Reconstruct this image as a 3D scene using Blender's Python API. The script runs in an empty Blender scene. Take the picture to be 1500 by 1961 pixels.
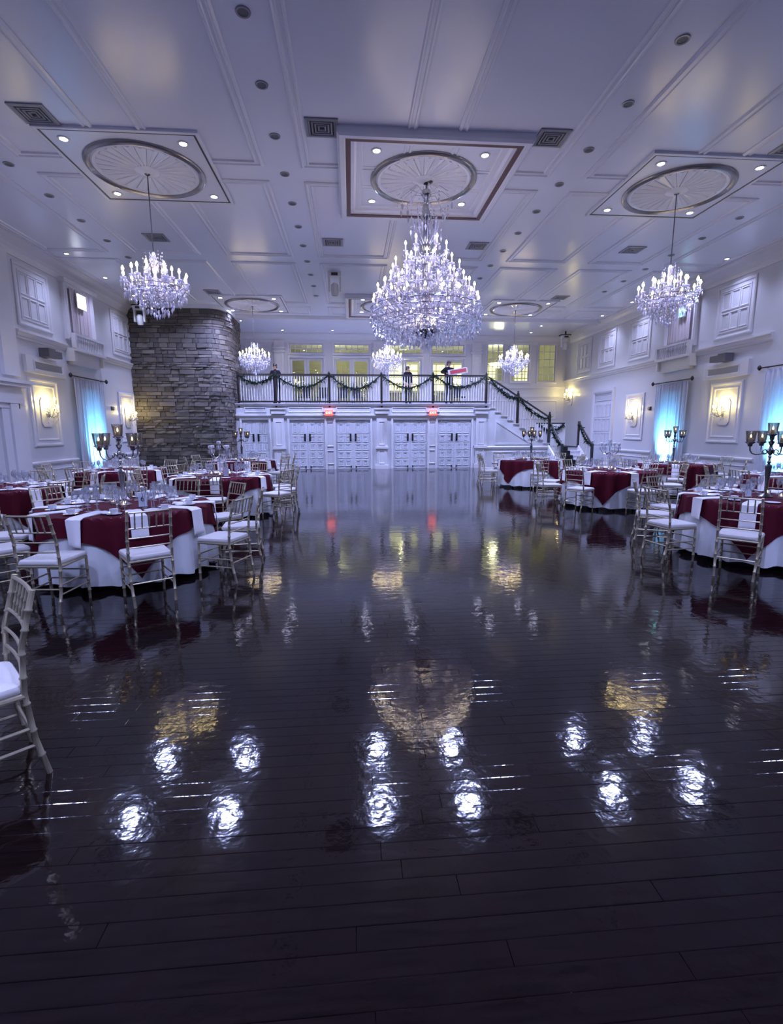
import bpy, bmesh, math, random
from mathutils import Vector, Matrix
random.seed(7)
S = bpy.context.scene
COL = S.collection
PI = math.pi

# ------------------------------------------------------------------ camera
F_PX = 946.185
ROT = ((0.99670352, -0.01618643, 0.07949898),
       (-0.08107526, -0.16270583, 0.98333800),
       (-0.00298179, -0.98654185, -0.16348179))
cam_d = bpy.data.cameras.new('camera')
cam_d.sensor_fit = 'HORIZONTAL'
cam_d.sensor_width = 36.0
cam_d.lens = F_PX / 1500.0 * 36.0
cam_d.clip_start = 0.05
cam_d.clip_end = 200
cam = bpy.data.objects.new('camera', cam_d)
COL.objects.link(cam)
cam.matrix_world = Matrix(((ROT[0][0], -ROT[0][1], -ROT[0][2], 0.0),
                           (ROT[1][0], -ROT[1][1], -ROT[1][2], 0.0),
                           (ROT[2][0], -ROT[2][1], -ROT[2][2], 1.64),
                           (0, 0, 0, 1)))
S.camera = cam

# ------------------------------------------------------------------ world, exposure, light levels
world = bpy.data.worlds.new('world')
S.world = world
world.use_nodes = True
world.node_tree.nodes['Background'].inputs[0].default_value = (0.05, 0.055, 0.08, 1)
world.node_tree.nodes['Background'].inputs[1].default_value = 0.2
S.view_settings.view_transform = 'Standard'
S.view_settings.look = 'None'
S.view_settings.gamma = 1.0
S.view_settings.use_curve_mapping = False
S.view_settings.exposure = 0.38
S.cycles.transparent_max_bounces = 24
S.cycles.max_bounces = 7
S.cycles.diffuse_bounces = 3
S.cycles.glossy_bounces = 4
S.cycles.sample_clamp_indirect = 4.0
S.cycles.use_denoising = True
S.cycles.use_adaptive_sampling = True
S.cycles.adaptive_threshold = 0.02
LAV = (0.55, 0.60, 1.0)        # cool lavender lamp colour
SPOT_BLUE = (0.45, 0.52, 1.0)
WARM = (1.0, 0.80, 0.38)
P_DOWN = 520      # medallion downlights
P_WASH = 150      # wall wash downlights
P_UP = 1700        # curtain uplights
P_BACK = 80      # room behind the balcony

def lamp(name, kind, loc, power, color, parent=None, radius=0.05, aim=None, angle=60, blend=0.6):
    d = bpy.data.lights.new(name, kind)
    d.energy = power
    d.color = color
    if kind in ('POINT', 'SPOT'):
        d.shadow_soft_size = radius
    if kind == 'SPOT':
        d.spot_size = math.radians(angle)
        d.spot_blend = blend
    o = bpy.data.objects.new(name, d)
    COL.objects.link(o)
    o.location = loc
    if parent is not None:
        o.parent = parent
    if aim is not None:
        o.rotation_euler = Vector(aim).to_track_quat('-Z', 'Y').to_euler()
    return o

# ------------------------------------------------------------------ materials
MATS = {}
def nodes_of(m):
    m.use_nodes = True
    nt = m.node_tree
    return nt, nt.nodes, nt.links, nt.nodes['Principled BSDF']

def mat(name, color, rough=0.5, metal=0.0, spec=0.5, noise=0.0, nscale=8.0, bump=0.0, bscale=40.0,
        emit=None, estr=0.0, coat=0.0, sheen=0.0, trans=0.0, samp='NONE'):
    m = bpy.data.materials.new(name)
    nt, N, L, b = nodes_of(m)
    b.inputs['Base Color'].default_value = (*color, 1)
    b.inputs['Roughness'].default_value = rough
    b.inputs['Metallic'].default_value = metal
    b.inputs['Specular IOR Level'].default_value = spec
    b.inputs['Coat Weight'].default_value = coat
    b.inputs['Sheen Weight'].default_value = sheen
    tc = N.new('ShaderNodeTexCoord')
    if noise > 0:
        nz = N.new('ShaderNodeTexNoise')
        nz.inputs['Scale'].default_value = nscale
        nz.inputs['Detail'].default_value = 4
        L.new(tc.outputs['Object'], nz.inputs['Vector'])
        mx = N.new('ShaderNodeMix')
        mx.data_type = 'RGBA'
        mx.inputs['A'].default_value = (*[c * (1 - noise) for c in color], 1)
        mx.inputs['B'].default_value = (*[min(1, c * (1 + noise)) for c in color], 1)
        L.new(nz.outputs['Fac'], mx.inputs['Factor'])
        L.new(mx.outputs['Result'], b.inputs['Base Color'])
    if bump > 0:
        nb = N.new('ShaderNodeTexNoise')
        nb.inputs['Scale'].default_value = bscale
        L.new(tc.outputs['Object'], nb.inputs['Vector'])
        bp = N.new('ShaderNodeBump')
        bp.inputs['Strength'].default_value = bump
        bp.inputs['Distance'].default_value = 0.01
        L.new(nb.outputs['Fac'], bp.inputs['Height'])
        L.new(bp.outputs['Normal'], b.inputs['Normal'])
    if emit:
        b.inputs['Emission Color'].default_value = (*emit, 1)
        b.inputs['Emission Strength'].default_value = estr
        m.cycles.emission_sampling = samp
    if trans:
        tl = N.new('ShaderNodeBsdfTranslucent')
        tl.inputs['Color'].default_value = (*color, 1)
        ms = N.new('ShaderNodeMixShader')
        ms.inputs['Fac'].default_value = trans
        L.new(b.outputs['BSDF'], ms.inputs[1])
        L.new(tl.outputs['BSDF'], ms.inputs[2])
        L.new(ms.outputs['Shader'], N['Material Output'].inputs['Surface'])
    MATS[name] = m
    return m

def glass_mat(name, tint, reflect=0.12, rough=0.03, body=0.0, bodycol=(1, 1, 1)):
    m = bpy.data.materials.new(name)
    m.use_nodes = True
    nt = m.node_tree; N = nt.nodes; L = nt.links
    N.clear()
    out = N.new('ShaderNodeOutputMaterial')
    tr = N.new('ShaderNodeBsdfTransparent'); tr.inputs['Color'].default_value = (*tint, 1)
    gl = N.new('ShaderNodeBsdfAnisotropic'); gl.inputs['Roughness'].default_value = rough
    gl.inputs['Color'].default_value = (1, 1, 1, 1)
    fr = N.new('ShaderNodeLayerWeight'); fr.inputs['Blend'].default_value = 0.25
    mp = N.new('ShaderNodeMath'); mp.operation = 'MULTIPLY_ADD'
    mp.inputs[1].default_value = 0.75; mp.inputs[2].default_value = reflect
    L.new(fr.outputs['Fresnel'], mp.inputs[0])
    mx = N.new('ShaderNodeMixShader')
    L.new(mp.outputs[0], mx.inputs['Fac']); L.new(tr.outputs[0], mx.inputs[1]); L.new(gl.outputs[0], mx.inputs[2])
    last = mx
    if body > 0:
        df = N.new('ShaderNodeBsdfDiffuse'); df.inputs['Color'].default_value = (*bodycol, 1)
        m2 = N.new('ShaderNodeMixShader'); m2.inputs['Fac'].default_value = body
        L.new(mx.outputs[0], m2.inputs[1]); L.new(df.outputs[0], m2.inputs[2])
        last = m2
    L.new(last.outputs[0], out.inputs['Surface'])
    MATS[name] = m
    return m

mat('wall_paint', (0.67, 0.67, 0.71), 0.34, spec=0.45, noise=0.03, nscale=1.5)
mat('trim_paint', (0.74, 0.73, 0.77), 0.28, noise=0.02, nscale=3)
mat('ceiling_paint', (0.80, 0.83, 0.94), 0.24, spec=0.5, noise=0.03, nscale=0.8)
mat('ceiling_trim', (0.80, 0.82, 0.92), 0.25, noise=0.02, nscale=2)
mat('brown_trim', (0.10, 0.045, 0.035), 0.4, noise=0.2)
mat('dark_line', (0.05, 0.045, 0.05), 0.4, noise=0.1)
mat('pewter_trim', (0.34, 0.32, 0.31), 0.25, metal=0.7, noise=0.1)
mat('door_paint', (0.70, 0.71, 0.78), 0.3, noise=0.02)
mat('iron', (0.018, 0.014, 0.015), 0.38, noise=0.2)
mat('chair_gold', (0.46, 0.40, 0.29), 0.32, metal=0.55, noise=0.18, nscale=30)
mat('cushion', (0.60, 0.57, 0.56), 0.75, sheen=0.3, noise=0.04, nscale=10, bump=0.1, bscale=200)
mat('white_cloth', (0.72, 0.73, 0.76), 0.8, sheen=0.3, noise=0.03, nscale=12, bump=0.1, bscale=300)
mat('wine_cloth', (0.075, 0.004, 0.014), 0.8, spec=0.15, sheen=0.0, noise=0.2, nscale=5, bump=0.08, bscale=250)
mat('napkin_cloth', (0.84, 0.82, 0.86), 0.75, sheen=0.3, noise=0.03, nscale=20)
mat('silver', (0.50, 0.50, 0.52), 0.16, metal=1.0, noise=0.1, nscale=20)
mat('gunmetal', (0.16, 0.16, 0.165), 0.25, metal=0.9, noise=0.2, nscale=20)
mat('porcelain', (0.80, 0.80, 0.84), 0.15, noise=0.02)
mat('wax', (0.85, 0.80, 0.66), 0.5, noise=0.03)
mat('flame', (1, 0.8, 0.4), 0.5, emit=(1.0, 0.72, 0.30), estr=14)
mat('bulb_warm', (1, 0.95, 0.8), 0.4, emit=(1.0, 0.76, 0.30), estr=28, samp='AUTO')
mat('bulb_sconce', (1, 0.95, 0.8), 0.4, emit=(1.0, 0.80, 0.26), estr=85, samp='AUTO')
mat('bulb_peach', (1, 0.9, 0.8), 0.4, emit=(1.0, 0.80, 0.60), estr=22, samp='AUTO')
mat('downlight_glow', (1, 1, 1), 0.4, emit=(0.70, 0.70, 1.0), estr=45)
mat('washlight_glow', (1, 1, 1), 0.4, emit=(0.95, 0.93, 1.0), estr=14)
mat('fixture_white', (0.72, 0.72, 0.72), 0.35, noise=0.03)
mat('grille_dark', (0.12, 0.12, 0.14), 0.5, noise=0.2, nscale=60)
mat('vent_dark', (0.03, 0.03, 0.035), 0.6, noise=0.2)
mat('vent_metal', (0.30, 0.30, 0.33), 0.4, metal=0.4, noise=0.05)
mat('carpet_black', (0.012, 0.011, 0.013), 0.95, noise=0.3, nscale=80)
mat('garland_green', (0.010, 0.022, 0.012), 0.8, spec=0.2, noise=0.5, nscale=30)
mat('sheer', (0.78, 0.80, 0.88), 0.7, noise=0.04, nscale=8, trans=0.35)
mat('sheer_pink_lit', (0.80, 0.72, 0.76), 0.7, noise=0.04, nscale=8, trans=0.35)  # pinkish light on the sheer is put into its base colour
mat('exit_red', (0.8, 0.1, 0.08), 0.4, emit=(1.0, 0.10, 0.06), estr=1.6)
mat('exit_letter', (1, 0.8, 0.75), 0.4, emit=(1.0, 0.62, 0.55), estr=2.2)
mat('sign_white', (0.9, 0.9, 0.92), 0.4, emit=(0.9, 0.95, 1.0), estr=2.6)
mat('sign_teal', (0.4, 0.85, 0.8), 0.4, emit=(0.35, 0.95, 0.90), estr=1.5)
mat('uplight_lens', (0.6, 0.85, 1.0), 0.3, emit=(0.45, 0.85, 1.0), estr=12)
mat('lit_pane', (0.9, 0.9, 0.5), 0.4, emit=(1.0, 0.95, 0.50), estr=1.3)
mat('bowl_glass', (1, 0.95, 0.6), 0.4, emit=(1.0, 0.95, 0.48), estr=3.0)
mat('room_cream', (0.36, 0.36, 0.27), 0.6, noise=0.05)
mat('black_plastic', (0.02, 0.02, 0.022), 0.4, noise=0.2)
mat('grey_plastic', (0.14, 0.14, 0.16), 0.45, noise=0.2)
mat('skin', (0.32, 0.17, 0.11), 0.5, noise=0.08)
mat('dark_clothes', (0.007, 0.006, 0.010), 0.9, spec=0.1, noise=0.3)
mat('hair_black', (0.010, 0.008, 0.008), 0.5, noise=0.3)
mat('red_print', (0.30, 0.03, 0.04), 0.5, noise=0.1)
mat('white_print', (0.42, 0.40, 0.42), 0.5, noise=0.05)
mat('card_paper', (0.72, 0.78, 0.90), 0.5, noise=0.03)
mat('ink', (0.06, 0.06, 0.10), 0.6, noise=0.1)
mat('wood_dark', (0.05, 0.03, 0.025), 0.4, noise=0.2)
mat('mortar', (0.085, 0.078, 0.075), 0.9, noise=0.2)
glass_mat('clear_glass', (0.95, 0.96, 0.98), 0.14, 0.03, 0.07, (0.9, 0.92, 1.0))
glass_mat('pane_glass', (0.93, 0.95, 0.93), 0.06, 0.02)
glass_mat('smoke_glass', (0.74, 0.72, 0.68), 0.16, 0.06, 0.08, (0.5, 0.48, 0.45))
def crystal_material():
    m = glass_mat('crystal', (0.86, 0.86, 0.94), 0.26, 0.10, 0.30, (0.86, 0.82, 0.92))
    N = m.node_tree.nodes; L = m.node_tree.links
    geo = N.new('ShaderNodeNewGeometry')
    cr = N.new('ShaderNodeValToRGB'); e = cr.color_ramp.elements
    e[0].position = 0.25; e[0].color = (0.02, 0.02, 0.02, 1); e[1].position = 0.95; e[1].color = (0.85, 0.85, 0.85, 1)
    L.new(geo.outputs['Random Per Island'], cr.inputs['Fac'])  # random white share per crystal paints in sparkle and dark gaps
    for n in N:
        if n.type == 'MIX_SHADER' and n.inputs[2].links and n.inputs[2].links[0].from_node.type == 'BSDF_DIFFUSE':
            L.new(cr.outputs['Color'], n.inputs['Fac'])
crystal_material()

# stone with per-stone tone
def stone_material():
    m = mat('stone', (0.12, 0.11, 0.11), 0.9, spec=0.25, bump=0.9, bscale=14)
    nt, N, L, b = nodes_of(m)
    oi = N.new('ShaderNodeObjectInfo')
    geo = N.new('ShaderNodeNewGeometry')
    wn = N.new('ShaderNodeTexNoise'); wn.inputs['Scale'].default_value = 3.0; wn.inputs['Detail'].default_value = 6
    tc = N.new('ShaderNodeTexCoord')
    L.new(geo.outputs['Position'], wn.inputs['Vector'])
    ad = N.new('ShaderNodeMath'); ad.operation = 'ADD'
    L.new(oi.outputs['Random'], ad.inputs[0]); L.new(geo.outputs['Random Per Island'], ad.inputs[1])
    fr = N.new('ShaderNodeMath'); fr.operation = 'FRACT'; L.new(ad.outputs[0], fr.inputs[0])
    a2 = N.new('ShaderNodeMath'); a2.operation = 'MULTIPLY_ADD'; a2.inputs[1].default_value = 0.6
    L.new(wn.outputs['Fac'], a2.inputs[0])
    sc = N.new('ShaderNodeMath'); sc.operation = 'MULTIPLY'; sc.inputs[1].default_value = 0.6
    L.new(fr.outputs[0], sc.inputs[0]); L.new(sc.outputs[0], a2.inputs[2])
    cr = N.new('ShaderNodeValToRGB')
    e = cr.color_ramp.elements
    e[0].position = 0.15; e[0].color = (0.085, 0.076, 0.072, 1)
    e[1].position = 0.85; e[1].color = (0.19, 0.165, 0.145, 1)
    k = cr.color_ramp.elements.new(0.5); k.color = (0.125, 0.111, 0.105, 1)
    L.new(a2.outputs[0], cr.inputs['Fac'])
    L.new(cr.outputs['Color'], b.inputs['Base Color'])
stone_material()

def floor_materials():
    ROW = 0.083
    for nm in ('floor_wood', 'plank_wood'):
        m = mat(nm, (0.012, 0.006, 0.008), 0.07, spec=0.55, coat=0.0)
        nt, N, L, b = nodes_of(m)
        geo = N.new('ShaderNodeNewGeometry')
        mpg = N.new('ShaderNodeMapping'); mpg.inputs['Scale'].default_value = (1.2, 14, 1)
        L.new(geo.outputs['Position'], mpg.inputs['Vector'])
        grain = N.new('ShaderNodeTexNoise'); grain.inputs['Scale'].default_value = 3; grain.inputs['Detail'].default_value = 5
        L.new(mpg.outputs[0], grain.inputs['Vector'])
        cr = N.new('ShaderNodeValToRGB'); e = cr.color_ramp.elements
        e[0].position = 0.3; e[0].color = (0.003, 0.0012, 0.0015, 1)
        e[1].position = 0.75; e[1].color = (0.009, 0.004, 0.0045, 1)
        L.new(grain.outputs['Fac'], cr.inputs['Fac']); L.new(cr.outputs['Color'], b.inputs['Base Color'])
        wav = N.new('ShaderNodeTexNoise'); wav.inputs['Scale'].default_value = 11; wav.inputs['Detail'].default_value = 3
        L.new(geo.outputs['Position'], wav.inputs['Vector'])
        bp = N.new('ShaderNodeBump'); bp.inputs['Strength'].default_value = 0.13; bp.inputs['Distance'].default_value = 0.012
        L.new(wav.outputs['Fac'], bp.inputs['Height'])
        if nm == 'floor_wood':
            sx = N.new('ShaderNodeSeparateXYZ'); L.new(geo.outputs['Position'], sx.inputs[0])
            dv = N.new('ShaderNodeMath'); dv.operation = 'DIVIDE'; dv.inputs[1].default_value = ROW; L.new(sx.outputs['Y'], dv.inputs[0])
            fl = N.new('ShaderNodeMath'); fl.operation = 'FLOOR'; L.new(dv.outputs[0], fl.inputs[0])
            ft = N.new('ShaderNodeMath'); ft.operation = 'FRACT'; L.new(dv.outputs[0], ft.inputs[0])
            w1 = N.new('ShaderNodeTexWhiteNoise'); w1.noise_dimensions = '1D'; L.new(fl.outputs[0], w1.inputs['W'])
            of = N.new('ShaderNodeMath'); of.operation = 'MULTIPLY_ADD'; of.inputs[1].default_value = 7.0
            L.new(w1.outputs['Value'], of.inputs[0])
            xd = N.new('ShaderNodeMath'); xd.operation = 'DIVIDE'; xd.inputs[1].default_value = 1.25; L.new(sx.outputs['X'], xd.inputs[0])
            L.new(xd.outputs[0], of.inputs[2])
            xf = N.new('ShaderNodeMath'); xf.operation = 'FLOOR'; L.new(of.outputs[0], xf.inputs[0])
            cb = N.new('ShaderNodeCombineXYZ'); L.new(fl.outputs[0], cb.inputs[0]); L.new(xf.outputs[0], cb.inputs[1])
            w2 = N.new('ShaderNodeTexWhiteNoise'); w2.noise_dimensions = '2D'; L.new(cb.outputs[0], w2.inputs['Vector'])
            tl = N.new('ShaderNodeMath'); tl.operation = 'MULTIPLY_ADD'; tl.inputs[1].default_value = 0.006; tl.inputs[2].default_value = -0.003
            L.new(w2.outputs['Value'], tl.inputs[0])
            lo = N.new('ShaderNodeMath'); lo.operation = 'LESS_THAN'; lo.inputs[1].default_value = 0.03; L.new(ft.outputs[0], lo.inputs[0])
            hi = N.new('ShaderNodeMath'); hi.operation = 'GREATER_THAN'; hi.inputs[1].default_value = 0.97; L.new(ft.outputs[0], hi.inputs[0])
            df = N.new('ShaderNodeMath'); df.operation = 'SUBTRACT'; L.new(hi.outputs[0], df.inputs[0]); L.new(lo.outputs[0], df.inputs[1])
            sm = N.new('ShaderNodeMath'); sm.operation = 'MULTIPLY_ADD'; sm.inputs[1].default_value = 0.12
            L.new(df.outputs[0], sm.inputs[0]); L.new(tl.outputs[0], sm.inputs[2])
            cn = N.new('ShaderNodeCombineXYZ'); cn.inputs[2].default_value = 1.0; L.new(sm.outputs[0], cn.inputs[1])
            nn = N.new('ShaderNodeVectorMath'); nn.operation = 'NORMALIZE'; L.new(cn.outputs[0], nn.inputs[0])
            L.new(nn.outputs['Vector'], bp.inputs['Normal'])
        L.new(bp.outputs['Normal'], b.inputs['Normal'])
floor_materials()

# ------------------------------------------------------------------ mesh builder
class MB:
    def __init__(self):
        self.v = []; self.f = []; self.mi = []
    def add(self, vs, fs, mi=0):
        o = len(self.v)
        self.v += [tuple(p) for p in vs]
        self.f += [tuple(i + o for i in q) for q in fs]
        self.mi += [mi] * len(fs)
        return self
    def box(self, x0, x1, y0, y1, z0, z1, mi=0):
        return self.add([(x0, y0, z0), (x1, y0, z0), (x1, y1, z0), (x0, y1, z0),
                         (x0, y0, z1), (x1, y0, z1), (x1, y1, z1), (x0, y1, z1)],
                        [(0, 3, 2, 1), (4, 5, 6, 7), (0, 1, 5, 4), (1, 2, 6, 5), (2, 3, 7, 6), (3, 0, 4, 7)], mi)
    def tube(self, pts, rad, n=8, mi=0, caps=True, closed=False):
        pts = [Vector(p) for p in pts]
        m = len(pts)
        rads = rad if isinstance(rad, (list, tuple)) else [rad] * m
        vs = []; prev = None
        for i, p in enumerate(pts):
            if closed:
                t = pts[(i + 1) % m] - pts[i - 1]
            else:
                t = pts[min(i + 1, m - 1)] - pts[max(i - 1, 0)]
            if t.length < 1e-9: t = Vector((0, 0, 1))
            t.normalize()
            if prev is None:
                a = Vector((0, 0, 1)) if abs(t.z) < 0.9 else Vector((1, 0, 0))
                u = t.cross(a).normalized()
            else:
                u = (prev - t * prev.dot(t))
                u = u.normalized() if u.length > 1e-6 else t.cross(Vector((0.3, 0.5, 0.8))).normalized()
            prev = u
            w = t.cross(u)
            for k in range(n):
                a = 2 * PI * k / n
                vs.append(p + (u * math.cos(a) + w * math.sin(a)) * rads[i])
        fs = []
        for i in range(m if closed else m - 1):
            j = (i + 1) % m
            for k in range(n):
                l = (k + 1) % n
                fs.append((i * n + k, i * n + l, j * n + l, j * n + k))
        if caps and not closed:
            fs.append(tuple(range(n - 1, -1, -1)))
            fs.append(tuple((m - 1) * n + k for k in range(n)))
        return self.add(vs, fs, mi)
    def lathe(self, prof, n=16, c=(0, 0, 0), mi=0, sx=1.0, sy=1.0):
        vs = []; fs = []
        for (r, z) in prof:
            for k in range(n):
                a = 2 * PI * k / n
                vs.append((c[0] + r * sx * math.cos(a), c[1] + r * sy * math.sin(a), c[2] + z))
        for i in range(len(prof) - 1):
            for k in range(n):
                l = (k + 1) % n
                fs.append((i * n + k, i * n + l, (i + 1) * n + l, (i + 1) * n + k))
        if prof[0][0] > 1e-5: fs.append(tuple(range(n - 1, -1, -1)))
        if prof[-1][0] > 1e-5: fs.append(tuple((len(prof) - 1) * n + k for k in range(n)))
        return self.add(vs, fs, mi)
    def gem(self, c, r, h, mi=0, top=0.35):
        x, y, z = c
        return self.add([(x, y, z + h * top), (x + r, y, z), (x, y + r, z), (x - r, y, z), (x, y - r, z), (x, y, z - h * (1 - top))],
                        [(0, 1, 2), (0, 2, 3), (0, 3, 4), (0, 4, 1), (5, 2, 1), (5, 3, 2), (5, 4, 3), (5, 1, 4)], mi)
    def prism(self, poly, z0, z1, mi=0):
        n = len(poly)
        vs = [(p[0], p[1], z0) for p in poly] + [(p[0], p[1], z1) for p in poly]
        fs = [tuple(range(n - 1, -1, -1)), tuple(range(n, 2 * n))]
        for i in range(n):
            j = (i + 1) % n
            fs.append((i, j, n + j, n + i))
        return self.add(vs, fs, mi)
    def frame(self, mp, u0, u1, v0, v1, prof, mi=0):
        """mitred rectangular moulding; prof = [(inset, height)], mp(u, v, d) -> point"""
        vs = []; fs = []
        for (o, d) in prof:
            for (u, v) in ((u0 + o, v0 + o), (u1 - o, v0 + o), (u1 - o, v1 - o), (u0 + o, v1 - o)):
                vs.append(mp(u, v, d))
        for i in range(len(prof) - 1):
            for k in range(4):
                l = (k + 1) % 4
                fs.append((i * 4 + k, i * 4 + l, (i + 1) * 4 + l, (i + 1) * 4 + k))
        return self.add(vs, fs, mi)
    def extrude(self, mp, prof, u0, u1, mi=0):
        """straight moulding: prof = [(v, d)], run along u"""
        n = len(prof)
        vs = [mp(u0, v, d) for v, d in prof] + [mp(u1, v, d) for v, d in prof]
        fs = [(i, i + 1, n + i + 1, n + i) for i in range(n - 1)]
        fs += [tuple(range(n)), tuple(range(2 * n - 1, n - 1, -1))]
        return self.add(vs, fs, mi)
    def mesh(self, name, mats, smooth=False):
        me = bpy.data.meshes.new(name)
        me.from_pydata(self.v, [], self.f)
        if isinstance(mats, str): mats = [mats]
        for q in mats: me.materials.append(MATS[q])
        if len(mats) > 1:
            me.polygons.foreach_set('material_index', self.mi)
        bm = bmesh.new(); bm.from_mesh(me)
        bmesh.ops.recalc_face_normals(bm, faces=bm.faces)
        bm.to_mesh(me); bm.free()
        if smooth:
            me.polygons.foreach_set('use_smooth', [True] * len(me.polygons))
            me.update()
            try: me.set_sharp_from_angle(angle=math.radians(40))
            except Exception: pass
        me.update()
        return me
    def build(self, name, mats, parent=None, smooth=False, loc=None, kind=None, label=None):
        o = bpy.data.objects.new(name, self.mesh(name, mats, smooth))
        COL.objects.link(o)
        if parent is not None: o.parent = parent
        if loc is not None: o.location = loc
        if kind: o['kind'] = kind
        if label: o['label'] = label
        return o

def obj_of(name, me, parent=None, loc=(0, 0, 0), rot=(0, 0, 0), scale=(1, 1, 1)):
    o = bpy.data.objects.new(name, me); COL.objects.link(o)
    if parent is not None: o.parent = parent
    o.location = loc; o.rotation_euler = rot; o.scale = scale
    return o
def tag(o, label, cat=None, group=None, kind=None):
    o['label'] = label
    if cat: o['category'] = cat
    if group: o['group'] = group
    if kind: o['kind'] = kind
    return o
def thing(name, loc, label, cat, group=None, rz=0.0):
    o = bpy.data.objects.new(name, None); COL.objects.link(o)
    o.empty_display_size = 0.1
    o.location = loc; o.rotation_euler = (0, 0, rz)
    return tag(o, label, cat, group)
KIDS = {}
def tree_of(src):
    if src.name not in KIDS:
        KIDS[src.name] = [(ch, tree_of(ch)) for ch in src.children]
    return KIDS[src.name]
def copy_tree(src, parent=None, kids=None):
    kids = tree_of(src) if kids is None else kids
    c = src.copy(); COL.objects.link(c); c.parent = parent
    for ch, sub in kids:
        copy_tree(ch, c, sub)
    return c
def repeat(src, loc, rz, label, group=None):
    c = copy_tree(src)
    c.location = loc; c.rotation_euler = (0, 0, rz)
    c['label'] = label
    if group: c['group'] = group
    return c
def holes_wall(mb, mp, u0, u1, v0, v1, holes, t):
    """wall slab of thickness t with rectangular holes; mp(u, v, d), d from -t to 0"""
    us = sorted({u0, u1, *[h[0] for h in holes], *[h[1] for h in holes]})
    vs = sorted({v0, v1, *[h[2] for h in holes], *[h[3] for h in holes]})
    for i in range(len(us) - 1):
        for j in range(len(vs) - 1):
            cu, cv = (us[i] + us[i + 1]) / 2, (vs[j] + vs[j + 1]) / 2
            if any(h[0] < cu < h[1] and h[2] < cv < h[3] for h in holes): continue
            a, b, c, d = us[i], us[i + 1], vs[j], vs[j + 1]
            mb.add([mp(a, c, -t), mp(b, c, -t), mp(b, d, -t), mp(a, d, -t), mp(a, c, 0), mp(b, c, 0), mp(b, d, 0), mp(a, d, 0)],
                   [(0, 3, 2, 1), (4, 5, 6, 7), (0, 1, 5, 4), (1, 2, 6, 5), (2, 3, 7, 6), (3, 0, 4, 7)])

# ================================================================== the room
XL, XR, YF, YD, YB, H, ZB = -8.4, 11.3, -6.0, 21.35, 26.0, 6.4, 2.75
MX = (-3.66, 1.47, 6.60)
MY = (10.33, 20.2)
BANDX = (-6.08, -3.66, -1.16, 1.47, 4.17, 6.60, 8.93)
BANDY = (-4.4, 0.55, 5.44, 10.33, 15.08, 20.2)
def ml(u, v, d): return (XL + d, u, v)
def mr(u, v, d): return (XR - d, u, v)
def mf(yp): return lambda u, v, d: (u, yp - d, v)
def mc(u, v, d): return (u, v, H - d)

# ---- floor: a slab, with the nearest planks as single boards
PX0, PX1, PY0 = -3.4, 4.9, 0.83
ROWS = 42; ROW = 0.083
PY1 = PY0 + ROWS * ROW
fb = MB()
for (a, b_, c, d_, z) in ((XL - .2, XR + .2, YF - .2, PY0, 0), (XL - .2, XR + .2, PY1, YB + .2, 0), (XL - .2, PX0, PY0, PY1, 0),
                          (PX1, XR + .2, PY0, PY1, 0), (PX0, PX1, PY0, PY1, -0.012)):
    fb.box(a, b_, c, d_, -0.15, z)
floor = fb.build('floor', 'floor_wood')
tag(floor, 'dark polished wooden dance floor with mirror-like reflections', kind='structure')
ch = 0.0014
pm = MB()
pm.add([(-.5, -.5, -.01), (.5, -.5, -.01), (.5, .5, -.01), (-.5, .5, -.01),
        (-.5, -.5, -ch), (.5, -.5, -ch), (.5, .5, -ch), (-.5, .5, -ch),
        (-.4996, -.477, 0), (.4996, -.477, 0), (.4996, .477, 0), (-.4996, .477, 0)],
       [(0, 3, 2, 1), (0, 1, 5, 4), (1, 2, 6, 5), (2, 3, 7, 6), (3, 0, 4, 7), (4, 5, 9, 8), (5, 6, 10, 9), (6, 7, 11, 10), (7, 4, 8, 11), (8, 9, 10, 11)])
plank_me = pm.mesh('plank', 'plank_wood')
rp = random.Random(3)
for r in range(ROWS):
    yc = PY0 + (r + .5) * ROW
    half = min(1.0, (yc + 0.9) / 4.6)
    xa = max(PX0, -0.4 - 0.92 * (yc + .5)); xb = min(PX1, 0.5 + 1.12 * (yc + .5))
    cuts = [PX0]
    x = xa - rp.uniform(0.1, 1.2)
    if x > PX0 + .3: cuts.append(x)
    while True:
        x = max(cuts[-1], x) + rp.uniform(1.5, 2.3)
        if x > PX1 - 0.4: break
        cuts.append(x)
        if x > xb: break
    cuts.append(PX1)
    for i in range(len(cuts) - 1):
        L_ = cuts[i + 1] - cuts[i]
        obj_of('plank', plank_me, floor, ((cuts[i] + cuts[i + 1]) / 2, yc, rp.uniform(-.0004, .0004)),
               (rp.gauss(0, .0018), 0, 0), (L_ - .0012, ROW - .0004, 1))

# ---- ceiling
ceiling = MB().box(XL - .2, XR + .2, YF - .2, YB + 5.2, H, H + .2).build('ceiling', 'ceiling_paint')
tag(ceiling, 'glossy pale lavender ceiling divided by moulded coffers', kind='structure')
CM = [(0, 0), (0, .016), (.03, .034), (.055, .034), (.07, .014), (.11, .014), (.125, .028), (.15, .028), (.165, 0)]
xs_edges = [XL + .35] + [e for b_ in BANDX for e in (b_ - .33, b_ + .33)] + [XR - .35]
ys_edges = [e for b_ in BANDY for e in (b_ - .27, b_ + .27)] + [21.75]
for i in range(0, len(xs_edges), 2):
    for j in range(1, len(ys_edges), 2):
        if ys_edges[j] < 0.5: continue
        x0, x1, y0, y1 = xs_edges[i], xs_edges[i + 1], ys_edges[j], ys_edges[j + 1]
        f = MB(); f.frame(mc, x0, x1, y0, y1, CM)
        f.build('coffer_moulding', 'ceiling_trim', ceiling)
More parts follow.
